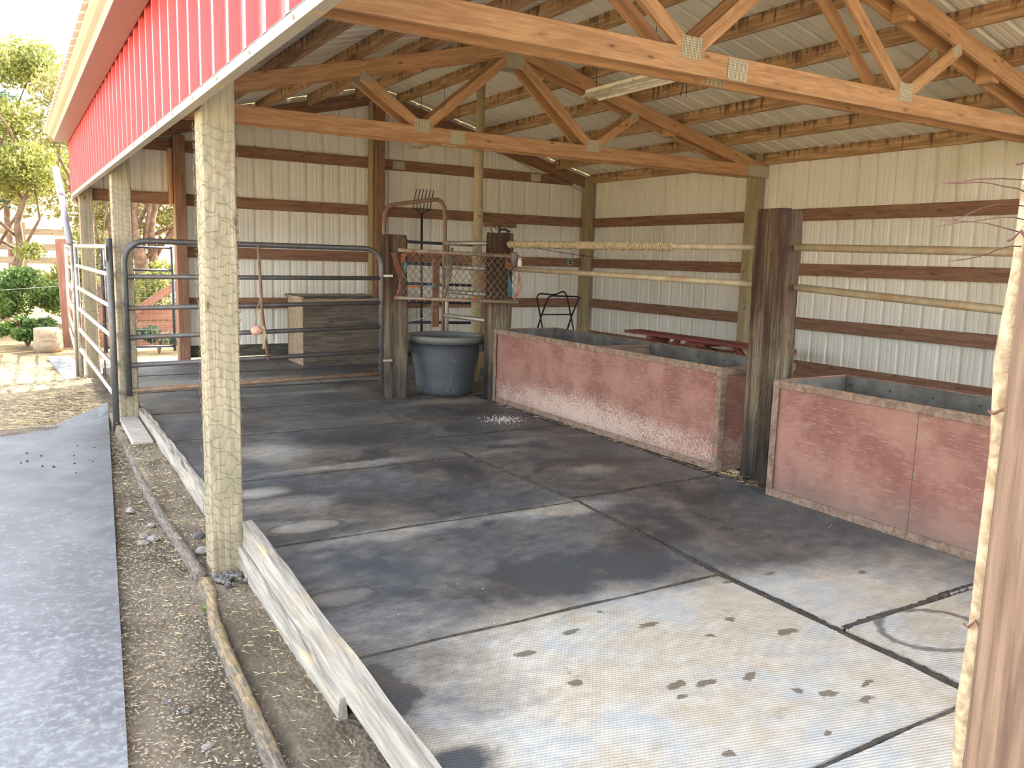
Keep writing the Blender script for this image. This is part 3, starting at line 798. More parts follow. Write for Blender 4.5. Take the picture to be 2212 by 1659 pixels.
# ---------------------------------------------------------------- railroad ties
def tie(x0, x1, y0, y1, z1, label, seed, lean=(0, 0), step=None):
    rnd = random.Random(seed); nz = 34; n = 6; bm = bmesh.new(); rings = []
    for i in range(nz+1):
        z = -.03+(z1+.03)*i/nz; pts = []
        sh = 0
        ex = .012*math.sin(z*3+seed)
        if step and z > step: sh = .022
        a0, a1, b0, b1 = x0+sh+lean[0]*z, x1+lean[0]*z, y0+sh*.6+lean[1]*z, y1+lean[1]*z
        for s in range(n): pts.append((a0+(a1-a0)*s/n, b0))
        for s in range(n): pts.append((a1, b0+(b1-b0)*s/n))
        for s in range(n): pts.append((a1-(a1-a0)*s/n, b1))
        for s in range(n): pts.append((a0, b1-(b1-b0)*s/n))
        cx, cy = (a0+a1)/2, (b0+b1)/2; ring = []
        for q, (x, y) in enumerate(pts):
            corner = 1 if q % n else 0
            gr = .004*math.sin(q*2.7+seed)+.003*math.sin(z*9+q*1.7+seed)+rnd.uniform(-.002, .002)+(-.012 if not corner else 0)
            if i == nz: gr -= .006
            d = Vector((x-cx, y-cy, 0)).normalized()
            ring.append(bm.verts.new((x+d.x*gr, y+d.y*gr, z+(rnd.uniform(-.010, .006) if i == nz else 0))))
        rings.append(ring)
    k = 4*n
    for a, b in zip(rings, rings[1:]):
        for j in range(k): bm.faces.new((a[j], a[(j+1) % k], b[(j+1) % k], b[j]))
    bm.faces.new(rings[0]); bm.faces.new(rings[-1][::-1])
    bmesh.ops.recalc_face_normals(bm, faces=bm.faces)
    c = Vector(((x0+x1)/2, (y0+y1)/2, -.03))
    bmesh.ops.translate(bm, verts=bm.verts, vec=-c)
    bmesh.ops.rotate(bm, verts=bm.verts, matrix=Matrix.Rotation(PI/2, 3, 'Y'))
    me = fin_mesh(bm, 'tie')
    return tag(link('wooden_post', me, None, 'tie', Matrix.Translation(c) @ Matrix.Rotation(-PI/2, 4, 'Y')), label, 'post')
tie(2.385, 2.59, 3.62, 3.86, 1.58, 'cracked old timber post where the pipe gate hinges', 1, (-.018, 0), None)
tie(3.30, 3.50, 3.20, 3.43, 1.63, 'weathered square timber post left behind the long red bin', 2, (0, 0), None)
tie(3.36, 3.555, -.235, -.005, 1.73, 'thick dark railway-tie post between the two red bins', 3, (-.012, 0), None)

# ---------------------------------------------------------------- feed bins
def feed_bin(x0, x1, y0, y1, h, label, divs, seam=None, bd=.045):
    t = thing('feed_bin', ((x0+x1)/2, (y0+y1)/2, 0), label, 'bin')
    th = .018
    fp = obj('front_panel', B(x0, x0+th, y0, y1, .0, h-.002), 'red_ply', t)
    bp_ = obj('back_panel', B(x1-th, x1, y0, y1, .0, h-.002), 'grey_ply', t)
    obj('end_panel', B(x0+th+.0005, x1-th-.0005, y0, y0+th, .0, h-.002), 'red_ply', t)
    obj('end_panel', B(x0+th+.0005, x1-th-.0005, y1-th, y1, .0, h-.002), 'red_ply', t)
    bm = bmesh.new(); e = .0012
    for a in ((x0+th+e, x0+th+e+.002, y0+th+.004, y1-th-.004), (x1-th-.002-e, x1-th-e, y0+th+.004, y1-th-.004)): box(bm, *a, .02, h-.004)
    for a in ((x0+th+.006, x1-th-.006, y0+th+e, y0+th+e+.002), (x0+th+.006, x1-th-.006, y1-th-.002-e, y1-th-e)): box(bm, *a, .02, h-.004)
    obj('lining', bm, 'grey_ply', t)
    obj('bin_floor', B(x0+th+.004, x1-th-.004, y0+th+.004, y1-th-.004, .01, .02, bev=0), 'grey_ply', t)
    f = .012
    # edge strips: top, bottom, uprights
    obj('front_rail', B(x0-f, x0-.0005, y0-f, y1+f, h-bd, h+.004), 'rim', t)
    obj('front_rail', B(x0-f, x0-.0005, y0-f, y1+f, -.002, bd), 'rim', t)
    obj('back_rail', B(x1+.0005, x1+f, y0-f, y1+f, h-bd, h+.004), 'rim', t)
    for ya, yb in ((y0-f, y0-.0005), (y1+.0005, y1+f)):
        obj('end_rail', B(x0-.0, x1, ya, yb, h-bd-.01, h+.004), 'rim', t); obj('end_rail', B(x0, x1, ya, yb, -.002, bd), 'rim', t)
    for yy in (y0-f-.0005, y1-.030):
        obj('corner_strip', B(x0-f-.004, x0-f-.0005, yy, yy+.045, .0, h+.004, bev=.001), 'rim', t)
    obj('corner_strip', B(x0-f, x0+.032, y0-f-.005, y0-f-.0005, .0, h+.004, bev=.001), 'rim', t)
    for d in divs: obj('divider', B(x0+th+.005, x1-th-.005, d-.019, d+.019, .35, h-.012), 'rim', t)
    if seam: obj('panel_seam', B(x0-.0015, x0-.0003, seam-.0015, seam+.0015, .05, h-.05, bev=0), 'plank_dark', fp)
    n = int((y1-y0)/.28)
    for i in range(n+1):
        y = y0+.06+(y1-y0-.12)*i/n
        bm = bmesh.new(); bmesh.ops.create_cone(bm, cap_ends=True, segments=10, radius1=.008, radius2=.006, depth=.006, matrix=Matrix.Translation((x1-th-.006, y, h-.05)) @ Matrix.Rotation(PI/2, 4, 'Y'))
        obj('bolt', bm, 'steel_dark', bp_)
feed_bin(3.285, 3.97, .13, 3.14, .705, 'long faded red plywood feed bin with two compartments', [1.66])
feed_bin(3.175, 3.80, -3.30, -.43, .705, 'red plywood feed bin at the right with a vertical panel seam', [], -1.345)

# ---------------------------------------------------------------- rubber tub
tx, ty = 3.06, 3.79
tb = thing('muck_tub', (tx, ty, 0), 'big black rubber tub beside the long red bin', 'tub')
def R(r, z): return (r, z)
prof = [R(.215, .004), R(.228, .0), R(.232, .03), R(.222, .035), R(.240, .17), R(.243, .176), R(.262, .300), R(.268, .306), R(.282, .43), R(.290, .47), R(.312, .475), R(.325, .485), R(.330, .53), R(.322, .545), R(.300, .548), R(.286, .535), R(.270, .45), R(.222, .06), R(.10, .05)]
prof = [(a*1.23+(.013 if b in (.035, .17, .300, .43) else 0), b*1.10) for a, b in prof]
bm = bmesh.new(); lathe(bm, prof, 56, (tx, ty, 0)); obj('tub_body', bm, 'tub', tb, True)
for a in (2.9, -.6):
    bm = bmesh.new(); mm = Matrix.Translation((tx, ty, 0)) @ Matrix.Rotation(a, 4, 'Z')
    box(bm, .34, .395, -.06, .06, .44, .525, mm); bevel(bm, .008); gb = obj('grip_block', bm, 'tub', tb)
    bm = bmesh.new(); pts = [mm @ Vector((.392+.015*math.sin(t*PI), -.05+.10*t, .43)) for t in [i/8 for i in range(9)]]
    tube(bm, pts, .007, 6); obj('handle', bm, 'galv', gb, True)

# ---------------------------------------------------------------- pipe gates
def gate_frame(p0, p1, z0, z1, r, cr):
    """rounded rectangle of tube in the vertical plane p0-p1"""
    a = Vector((p1[0]-p0[0], p1[1]-p0[1], 0)); L = a.length; a.normalize(); U = Vector((0, 0, 1)); o = Vector((p0[0], p0[1], 0))
    pts = [o+U*z0]
    pts += arc(o+a*cr+U*(z1-cr), PI, PI/2, cr, a, U); pts += arc(o+a*(L-cr)+U*(z1-cr), PI/2, 0, cr, a, U)
    pts += [o+a*L+U*z0]
    return pts
gt = thing('pipe_gate', (.07, 3.58, .1), 'six-bar dark pipe gate with rounded top corners across the pen', 'gate')
p0, p1 = (.065, 3.595), (2.29, 3.62)
T('gate_frame', gate_frame(p0, p1, .17, 1.44, .024, .17), .024, 'gate', gt, 12)
for zl, zr, m_ in ((1.150, 1.165, 'gate'), (.895, .935, 'gate'), (.655, .705, 'gate'), (.425, .47, 'gate'), (.215, .255, 'rusty')):
    T('bar', [(p0[0]+.02, p0[1], zl), (p1[0]-.02, p1[1], zr)], .020, m_, gt)
T('brace', [(1.13, 3.573, 1.43), (1.15, 3.573, .9), (1.20, 3.573, .43)], .016, 'rusty', gt, 4)
for z in (1.19, .38):
    bm = bmesh.new(); box(bm, 2.285, 2.40, 3.60, 3.64, z-.012, z+.012); bevel(bm, .003); obj('hinge', bm, 'galv', gt)
sl = thing('salt_lick', (1.12, 3.54, .66), 'pink salt block hung on a string from the gate brace', 'salt lick')
bm = bmesh.new(); bmesh.ops.create_icosphere(bm, subdivisions=3, radius=1, matrix=Matrix.Translation((1.095, 3.535, .70)) @ Matrix.Diagonal((.052, .035, .042, 1)))
for v in bm.verts: v.co += Vector((.004*math.sin(v.co.z*90), 0, .004*math.sin(v.co.x*110)))
obj('block', bm, 'pink', sl, True)
T('string', [(1.075, 3.535, .73), (1.10, 3.54, .88), (1.125, 3.545, .96)], .003, 'rope', sl, 5); T('string', [(1.12, 3.535, .73), (1.135, 3.54, .9)], .003, 'rope', sl, 5)
bm = bmesh.new()
for i in range(8):
    tube(bm, [(1.135+.003*i, 3.53, .74), (1.145+.004*i, 3.525, .65), (1.15+random.uniform(-.01, .03), 3.53, .56+random.uniform(-.03, .03))], .004, 4)
obj('frayed_rope', bm, 'rope', sl)

pg = thing('pipe_fence', (-.06, 5, 0), 'pale six-bar pipe panel outside the front between second and farthest post', 'gate')
T('end_tube', [(-.052, 3.48, -.12), (-.052, 3.48, 1.45)], .026, 'gate', pg, 12); T('end_tube', [(-.075, 6.95, -.12), (-.075, 6.95, 1.41)], .024, 'gate_pale', pg, 12)
for z in (1.385, 1.165, .915, .675, .435, .20):
    T('bar', [(-.052, 3.49, z), (-.075, 6.94, z+.005)], .020, 'galv', pg)
bm = bmesh.new(); box(bm, -.081, -.077, 3.44, 3.50, 1.28, 1.40); obj('white_label', bm, 'white', pg)
pg = thing('pipe_fence', (-.03, 9, 0), 'second pipe panel farther out, between the gable corner and the red post', 'gate')
T('end_tube', [(-.10, 7.25, -.15), (-.10, 7.25, 1.40)], .02, 'gate_pale', pg)
T('end_tube', [(.02, 10.8, -.15), (.02, 10.8, 1.42)], .02, 'galv', pg)
for z in (1.38, 1.12, .86, .60, .34, .12): T('bar', [(-.10, 7.25, z), (.02, 10.8, z)], .016, 'galv', pg)
tag(timber('red_post', (.02, 11.0, -.2), (-.03, 11.0, 1.50), .16, .16, 'red_wood'), 'reddish square fence post beyond the shed corner', 'post')
# mesh gate in the doorway
wg = thing('wire_gate', (.64, 7.5, .1), 'dark tube gate with square wire mesh standing in the gable doorway', 'gate')
for x in (.24, 1.035): T('upright', [(x, 7.48, .10), (x, 7.48, 1.42)], .020, 'blue_tube', wg)
for z in (1.40, 1.12, .16): T('bar', [(.24, 7.48, z), (1.035, 7.48, z)], .014, 'blue_tube', wg)
bm = bmesh.new()
for i in range(1, 12): tube(bm, [(.24+.066*i, 7.47, .17), (.24+.066*i, 7.47, 1.12)], .002, 4)
for z in (.28, .38, .45, .55, .68, .78, .88, .98, 1.05): tube(bm, [(.24, 7.468, z), (1.035, 7.468, z)], .0028, 4)
obj('wire_mesh', bm, 'galv', wg)
T('latch_rod', [(.06, 5.6, -.1), (.06, 5.6, 1.2)], .008, 'rusty'); tag(bpy.data.objects['latch_rod'], 'thin rusty rod standing behind the pipe panel', 'rod')

# bow gate behind the net
bw = thing('bow_gate', (2.95, 4.3, 0), 'tall arched tube frame behind the net', 'gate')
P0, P1 = Vector((2.60, 4.32, 0)), Vector((3.275, 4.28, 0))
pts = [P0+Vector((0, 0, .02)), P0+Vector((0, 0, 1.72))]+[P0+Vector(v) for v in ((.005, 0, 1.80), (.03, 0, 1.86), (.08, 0, 1.895), (.14, 0, 1.91))]+[P1+Vector(v) for v in ((-.15, 0, 1.975), (-.09, 0, 1.98), (-.04, 0, 1.955), (-.008, 0, 1.90), (0, 0, 1.80), (0, 0, .02))]
T('arch', pts, .022, 'rusty', bw, 10)
pp = thing('pipe_fence', (3.35, 3.9, 0), 'short worn tube panel between the arched frame and a timber post', 'gate')
for z in (1.53, 1.28, 1.02, .76): T('bar', [(3.28, 4.25, z), (3.385, 3.45, z)], .024, 'gate_pale', pp)
T('upright', [(3.29, 4.23, .05), (3.29, 4.23, 1.55)], .02, 'gate_pale', pp)
bk = thing('pipe_gate', (3.7, 5.5, 0), 'dark blue pipe gate in the pen seen through the net', 'gate')
T('upright', [(3.12, 5.57, .3), (3.12, 5.57, 1.6)], .02, 'blue_tube', bk); T('upright', [(4.30, 5.45, .3), (4.30, 5.45, 1.56)], .02, 'blue_tube', bk)
for z in (1.54, 1.28, 1.04, .82, .57): T('bar', [(3.12, 5.57, z+.02), (4.30, 5.45, z)], .018, 'blue_tube', bk)

# rails between the ties
def rail(p, q, mat, label, wrap=None, r=.023):
    t = thing('pipe_rail', p, label, 'rail')
    pi_ = T('pipe', [p, q], r, mat, t, 12)
    if wrap:
        a, b = Vector(p).lerp(Vector(q), wrap[0]), Vector(p).lerp(Vector(q), wrap[1]); n = int((b-a).length/.02)
        bm = bmesh.new(); d = (b-a).normalized(); s = d.cross(Vector((0, 0, 1))).normalized(); u = Vector((0, 0, 1)); pts = []
        for i in range(n*8+1):
            an = i*2*PI/8; pts.append(a+(b-a)*i/(n*8)+(s*math.cos(an)+u*math.sin(an))*(r+.003+.005*math.sin(i*.173)*math.sin(i*.037)))
        tube(bm, pts, .0085, 5, True); obj('rope_wrap', bm, 'rope', pi_, True)
    return t
rail((3.43, 3.22, 1.520), (3.43, .0, 1.497), 'dirty_rail', 'upper rail wrapped in pale rope over the long red bin', (.01, .74))
rail((3.46, 3.22, 1.288), (3.46, .0, 1.258), 'dirty_rail', 'lower bare rail over the long red bin')
rail((3.45, -.26, 1.497), (3.45, -3.6, 1.445), 'dirty_rail', 'upper rail right of the thick tie post, flaking coat')
rail((3.47, -.26, 1.252), (3.47, -3.6, 1.10), 'dirty_rail', 'lower brown rail right of the thick tie post')
bt = thing('bottle', (3.46, 3.03, 1.308), 'small white bottle standing on the lower rail', 'bottle')
bm = bmesh.new(); lathe(bm, [(.012, 0), (.020, .002), (.021, .055), (.014, .064), (.013, .066)], 16, (3.46, 3.03, 1.309)); bb = obj('body', bm, 'white', bt, True)
bm = bmesh.new(); lathe(bm, [(.015, .067), (.016, .069), (.016, .084), (.012, .086)], 16, (3.46, 3.03, 1.309)); obj('cap', bm, 'white', bb, True)
bm = bmesh.new(); lathe(bm, [(.030, 0), (.036, .004), (.036, .12), (.030, .135), (.01, .138)], 20, (3.46, 3.14, 1.309)); tag(obj('canister', bm, 'cyl', None, True), 'dull grey-brown cylinder on the rail against the timber post', 'canister')
vb = thing('water_valve', (3.40, 3.33, 1.63), 'small black metal valve on top of the timber post', 'valve')
obj('stem', B(3.385, 3.41, 3.32, 3.34, 1.62, 1.70), 'black', vb); T('spout', [(3.40, 3.33, 1.66), (3.45, 3.30, 1.665), (3.49, 3.28, 1.64)], .012, 'black', vb)
T('wire_loop', [(3.33, 3.33, 1.62), (3.30, 3.33, 1.67), (3.34, 3.33, 1.69), (3.37, 3.33, 1.66)], .004, 'black', vb, 6)
tag(T('loose_wire', [(3.51, 3.25, 1.56), (3.70, 3.1, 1.49), (3.95, 2.95, 1.45), (4.35, 3.0, 1.42)], .003, 'black', None, 5), 'thin dark wire trailing off the timber post behind the rope rail', 'wire')

# ---------------------------------------------------------------- chain-link net with twine
nt_ = thing('net_panel', (2.95, 3.4, .95), 'chain-link netting on two bars tied up with orange twine', 'net')
A = Vector((2.43, 3.56, 0)); Bv = Vector((3.51, 3.12, 0))
T('bar', [A+Vector((0, 0, 1.435)), Bv+Vector((0, 0, 1.405))], .018, 'net_bar', nt_); T('bar', [A+Vector((-.03, 0, .985)), Bv+Vector((0, 0, .965))], .017, 'net_bar', nt_)
bm = bmesh.new(); bo = bmesh.new(); nu, nvv = 18, 6; rnd = random.Random(5)
def nv(i, j):
    t = .04+(.93)*i/(2*nu); z = 1.435-.47*j/(2*nvv)
    w_ = .010*math.sin(i*1.3+j)+.006*math.sin(j*2.3+i*.4)
    return A.lerp(Bv, t)+Vector((w_*.6, -.012+w_, z-.004*math.sin(i*.9)))
for i in range(2*nu):
    for j in range(2*nvv):
        if (i+j) % 2 == 0: tube(bo if (j < 3 or j > 9) and (i*7 % 5 < 3) else bm, (nv(i, j), nv(i+1, j+1)), .003, 4, False)
        else: tube(bo if (j < 2 or j > 9) and (i*3 % 4 < 2) else bm, (nv(i+1, j), nv(i, j+1)), .003, 4, False)
nb = len(bm.faces); tmp = bpy.data.meshes.new('t'); bo.to_mesh(tmp); bo.free(); bm.from_mesh(tmp); bm.faces.ensure_lookup_table()
for f in bm.faces[nb:]: f.material_index = 1
obj('netting', bm, 'wire', nt_).data.materials.append(M['twine_o'])
bm = bmesh.new(); bm2 = bmesh.new()
def wrapline(b, z, n, r, off=0):
    for i in range(n):
        t = .05+.9*(i+off)/n; c = A.lerp(Bv, t)+Vector((0, 0, z)); d = (Bv-A).normalized(); s = Vector((d.y, -d.x, 0))
        pts = [c+d*(.025*k/6)+(s*math.cos(k*PI/3)+Vector((0, 0, 1))*math.sin(k*PI/3))*r for k in range(7)]
        tube(b, pts, .003, 4)
wrapline(bm, 1.42, 14, .026); wrapline(bm, .975, 14, .026, .4)
def scrib(b, c, s, n, r=.003):
    p = [Vector(c)+Vector((rnd.uniform(-1, 1)*s[0], rnd.uniform(-.02, .005), rnd.uniform(-1, 1)*s[1])) for _ in range(n)]
    tube(b, p, r, 4)
scrib(bm, A.lerp(Bv, .9)+Vector((0, -.03, 1.34)), (.05, .05), 22, .0045)
for q in range(5): scrib(bm, A.lerp(Bv, .03)+Vector((0, -.03, 1.36)), (.02, .05), 6, .004)
for q in range(3): tube(bm, [A+Vector((-.08+.012*q, -.03, 1.41)), A+Vector((-.01+.022*q, -.03, 1.2)), A+Vector((.02-.015*q, -.03, 1.08)), A+Vector((-.05+.012*q, -.03, .97))], .0024, 4)
scrib(bm, A.lerp(Bv, .12)+Vector((0, -.02, 1.09)), (.08, .012), 9, .006); scrib(bm, A.lerp(Bv, .62)+Vector((0, -.03, 1.0)), (.02, .04), 12, .006)
for q in range(4): tube(bm, [Bv+Vector((-.02, -.02, 1.2+.03*q)), Bv+Vector((-.03+.02*q, -.02, 1.1)), Bv+Vector((-.06, -.03, .99))], .003, 4)
obj('orange_twine', bm, 'twine_o', nt_)
for q in range(5): tube(bm2, [Bv+Vector((-.16+.01*q, -.02, 1.38-.05*q)), Bv+Vector((-.13, -.03, 1.2)), Bv+Vector((-.05-.02*q, -.02, 1.02))], .0025, 4)
scrib(bm2, A.lerp(Bv, .06)+Vector((0, -.02, 1.3)), (.02, .07), 12, .004); scrib(bm2, A.lerp(Bv, .3)+Vector((0, -.02, 1.1)), (.1, .02), 8, .003); scrib(bm2, Bv+Vector((-.10, -.02, 1.1)), (.03, .07), 10, .003)
obj('blue_twine', bm2, 'twine_b', nt_)

# ---------------------------------------------------------------- old crate against the gable wall
cr = thing('wooden_crate', (2.9, 6.6, 0), 'old dark wooden box with a ragged rim against the gable wall', 'crate')
x0, x1, y0, y1, h = 2.34, 3.50, 6.26, 6.95, .83
obj('front_board', B(x0, x1, y0, y0+.03, -.01, h-.05), 'box_wood', cr); obj('back_board', B(x0, x1, y1-.03, y1, -.01, h), 'box_wood', cr)
obj('side_board', B(x0, x0+.03, y0+.031, y1-.031, -.01, h), 'box_pale', cr); obj('side_board', B(x1-.03, x1, y0+.031, y1-.031, -.01, h), 'box_wood', cr)
obj('side_plank', B(x0-.015, x0-.001, y0+.0, y0+.33, .0, h-.06), 'box_pale', cr)
timber('rim_board', (x0-.03, y0-.01, h-.025), (x1+.03, y0-.01, h-.02), .05, .045, 'box_pale', cr, rough=.006, cut=.1)
timber('rim_board', (x0-.03, y1, h+.012), (x1+.03, y1, h+.012), .05, .03, 'box_pale', cr, rough=.008, cut=.1)
timber('rim_board', (x0-.02, y0, h+.0), (x0-.02, y1, h+.015), .05, .03, 'box_pale', cr, rough=.006, cut=.1)

# ---------------------------------------------------------------- forks, saddle stand, bench
fk = thing('pitchfork', (4.30, 7.02, 0), 'pitchfork standing tines up against the gable wall', 'pitchfork')
T('handle', [(4.27, 6.98, .0), (4.285, 7.05, 1.2), (4.295, 7.08, 1.98)], .017, 'steel_dark', fk)
T('crossbar', [(4.16, 7.09, 2.05), (4.24, 7.085, 2.02), (4.30, 7.08, 1.98), (4.36, 7.085, 2.02), (4.43, 7.09, 2.05)], .010, 'steel_dark', fk)
for i in range(6):
    x = 4.165+i*.053
    T('tine', [(x, 7.09, 2.03), (x-.004, 7.06, 2.14), (x+.02, 7.07, 2.22), (x+.055, 7.1, 2.32)], .006, 'steel_dark', fk, 6)
fk = thing('bedding_fork', (2.9, 4.0, .75), 'bedding fork head with many pale tines hooked behind the net', 'fork')
T('rail', [(2.70, 4.0, .71), (2.92, 3.99, .755), (3.12, 3.98, .90)], .007, 'galv', fk, 6)
for i in range(13):
    t = i/12; a = Vector((2.71, 3.99, .72)).lerp(Vector((3.08, 3.98, .87)), t)
    T('tine', [a, a+Vector((-.03, -.02, .025)), a+Vector((-.09, -.03, .035))], .003, 'galv', fk, 4)
T('handle', [(3.12, 3.98, .90), (3.22, 4.02, 1.2), (3.25, 4.05, 1.48)], .014, 'rusty', fk)

st = thing('saddle_stand', (6.1, 6.2, 0), 'folding black tube saddle stand in the back corner', 'stand')
xa, xb = 5.85, 6.37
def side(x, a, b): return [(x, 6.30-a, .0), (x, 6.30, .60), (x, 6.30+b, .84)]
T('frame_tube', side(xa-.02, .24, .10)+[(xa+.01, 6.41, .885), (xa+.06, 6.41, .90), (6.08, 6.41, .885), (6.18, 6.41, .89), (xb-.10, 6.41, .93), (xb-.05, 6.41, .925), (xb-.01, 6.41, .88)]+side(xb, .24, .10)[::-1], .012, 'black', st, 8)
T('frame_tube', side(xa+.01, -.30, -.14)+[(xa+.03, 6.15, .865), (xa+.08, 6.15, .88), (xb+.0, 6.15, .87), (xb+.05, 6.15, .85)]+side(xb+.03, -.30, -.14)[::-1], .012, 'black', st, 8)
T('hinge_bar', [(xa-.01, 6.30, .60), (xb+.01, 6.30, .60)], .009, 'black', st, 8)

bn = thing('picnic_bench', (6.6, 3.7, 0), 'dark red wooden bench along the long back wall', 'bench')
timber('seat_plank', (6.52, 2.30, .455), (6.52, 5.12, .455), .15, .038, 'bench_red', bn); timber('seat_plank', (6.69, 2.45, .455), (6.69, 5.12, .455), .15, .038, 'bench_red', bn)
for y in (4.60, 2.80):
    timber('crosspiece', (6.42, y, .395), (6.80, y, .395), .04, .08, 'bench_red', bn)
    timber('leg', (6.48, y+.03, .43), (6.38, y+.03, -.01), .035, .085, 'bench_red', bn, up=(0, 1, 0)); timber('leg', (6.74, y+.03, .43), (6.84, y+.03, -.01), .035, .085, 'bench_red', bn, up=(0, 1, 0))
    s = -1 if y > 4 else 1
    timber('brace', (6.6, y, .10), (6.6, y+s*.42, .43), .035, .07, 'bench_red', bn)
timber('support_block', (6.44, 3.75, .41), (6.80, 3.75, .41), .30, .04, 'bench_red', bn)
T('metal_hinge', [(6.50, 3.6, .40), (6.50, 3.42, .37), (6.50, 3.38, .30)], .010, 'black', bn, 6)

# ---------------------------------------------------------------- electrics and hanging lights
def lamp(x, y0, y1, z, label, ends):
    t = thing('light_fixture', (x, (y0+y1)/2, z), label, 'lamp')
    bm = bmesh.new(); box(bm, x-.055, x+.055, y0, y1, z+.0, z+.05); bevel(bm, .006); obj('housing', bm, 'lamp_metal', t)
    for s in (-1, 1):
        bm = bmesh.new(); k0 = [bm.verts.new(v) for v in ((x+s*.05, y0, z+.02), (x+s*.105, y0, z-.03), (x+s*.105, y1, z-.03), (x+s*.05, y1, z+.02))]; bm.faces.new(k0)
        f = obj('reflector', bm, 'lamp_metal', t); f.modifiers.new('t', 'SOLIDIFY').thickness = .002
        T('tube_lamp', [(x+s*.035, y0+.03, z-.015), (x+s*.035, y1-.03, z-.015)], .013, 'white', t, 8)
    for y in ends:
        top = roof_z(x)-.02
        T('hanging_wire', [(x, y, z+.05), (x, y+.02, top)], .003, 'steel_dark', t, 5)
lamp(3.98, 1.55, 2.72, 2.90, 'hanging strip light between the two trusses', (1.8, 2.62))
lamp(4.15, 6.0, 6.98, 2.87, 'hanging strip light beyond the far truss near the gable', (6.1, 6.8))
for q, (x, dx, y, z0, nm) in enumerate(((5.06, .0, 2.6, 3.0, 'straight'), (4.98, .10, 2.6, 3.0, 'slanting'))):
    tag(T('hanging_wire', [(x, y, z0), (x+dx, y+.02, roof_z(x)-.005)], .004, 'steel_dark', None, 5), 'thin dark %s wire hanging from the roof over the near truss' % nm, 'wire')
for q, (x, dx, nm) in enumerate(((4.03, 0, 'straight'), (4.0, .06, 'slanting'))):
    tag(T('hanging_wire', [(x, 5.0, 2.62), (x+dx, 5.0, roof_z(x)-.01)], .004, 'steel_dark', None, 5), 'thin dark %s wire left of the round pole behind the far truss' % nm, 'wire')
ob = thing('outlet_box', (6.98, 7.25, 1.30), 'small grey outlet box on the gable wall beside the corner post', 'outlet box')
oo = obj('box_body', B(6.93, 7.03, 7.235, 7.272, 1.31, 1.42), 'box', ob)
for z in (1.345, 1.385): obj('socket', B(6.96, 7.0, 7.230, 7.2345, z-.012, z+.012, bev=0), 'black', oo)
T('cable', [(7.02, 7.24, 1.42), (7.06, 7.22, 1.60), (7.13, 7.16, 1.75), (7.16, 7.16, 2.1), (7.16, 7.16, 2.34), (7.10, 7.17, 2.48), (6.9, 7.2, 2.56), (6.45, 7.22, 2.66), (5.9, 7.22, 2.86), (5.4, 7.22, 3.02)], .006, 'cable', ob, 6)
tag(obj('hook_board', B(5.42, 5.96, 7.24, 7.272, 1.86, 1.935), 'fir_red'), 'short board nailed under a gable girt above the timber post', 'board')
tag(timber('hanging_board', (3.62, 5.2, .55), (3.62, 5.2, 1.36), .09, .03, 'fir_red'), 'narrow upright board on the dark gate behind the net', 'board')

# ---------------------------------------------------------------- downspout
ds = thing('downspout', (-.12, 6.5, 1.4), 'grey plastic downspout pipe leaning outside the red siding corner', 'downspout')
T('pipe', [(-.15, 6.60, 1.42), (-.17, 7.45, 1.98)], .035, 'pvc', ds, 12); T('pipe', [(-.171, 7.44, 1.985), (-.185, 8.05, 2.32)], .040, 'pvc', ds, 12)
T('coupling', [(-.169, 7.40, 1.95), (-.173, 7.50, 2.02)], .044, 'pvc', ds, 12)

# ---------------------------------------------------------------- foreground post and vine stem
tag(link('tmp', None), 'x', 'x'); bpy.data.objects.remove(bpy.data.objects['tmp'])
vpost('corner_post', .0, .142, -3.572, -3.43, -.2, 2.6, 'rough_brown', 'rough brown timber post very close at the right edge')
vs_ = thing('vine_stem', (.14, -3.36, -.1), 'pale knobbly vine stem climbing beside the close brown post', 'vine')
vx = [(.085+.002*math.sin(i*1.9), -3.388+.0015*math.cos(i*2.3), -.15+i*.09) for i in range(31)]
T('stem', vx, .010, 'vine', vs_, 10, lambda i, t: .0095+.0018*math.sin(i*1.7)+.0012*math.sin(i*3.3))
rnd = random.Random(12)
for i in range(16):
    z = .45+i*.035+rnd.uniform(-.01, .01) if i < 12 else 1.0+rnd.uniform(0, .5); pts = []
    for k in range(9):
        a = PI*.75+k*PI*1.3/8; pts.append((.085+.013*math.cos(a), -3.388+.013*math.sin(a), z+k*.002*rnd.choice((-1, 1))+k*rnd.uniform(-.002, .003)))
    T('tendril', pts, .0014, 'twig', vs_, 5)
for i in range(6):
    z = 1.375+i*.012; p = Vector((.08, -3.39, z+.02)); pts = [p]
    d = Vector((-.5, .3, .15+.1*math.sin(i*2))).normalized()
    for k in range(7):
        d = (d+Vector((rnd.uniform(-.3, .3), rnd.uniform(-.2, .2), rnd.uniform(-.28, .12)))).normalized(); p = p+d*.012; pts.append(p.copy())
    T('twig', pts, .0006, 'twig', vs_, 4)

# ---------------------------------------------------------------- stones, gravel, straw, flakes
def rock(bm, c, r, rnd, sq=.6):
    m4 = Matrix.Translation(c) @ Matrix.Rotation(rnd.uniform(0, 6), 4, 'Z') @ Matrix.Diagonal((r*rnd.uniform(.8, 1.3), r*rnd.uniform(.6, 1.), r*sq, 1))
    k = bmesh.ops.create_icosphere(bm, subdivisions=1 if r < .02 else 2, radius=1, matrix=m4)
    for v in k['verts']: v.co += Vector([rnd.uniform(-1, 1)*r*.10 for _ in range(3)])
rnd = random.Random(4); cnt = 0
for i in range(46):
    x = rnd.uniform(-.01, .115); y = -.045-abs(rnd.gauss(0, .07)); r = rnd.uniform(.011, .020)
    bm = bmesh.new(); rock(bm, (x, y, gz(0, 0)+r*.5+.016), r, rnd)
    tag(obj('pebble', bm, 'stone', None, True), 'small rounded grey pebble at the foot of the nearest post', 'pebble', 'pebbles at the foot of the nearest post')
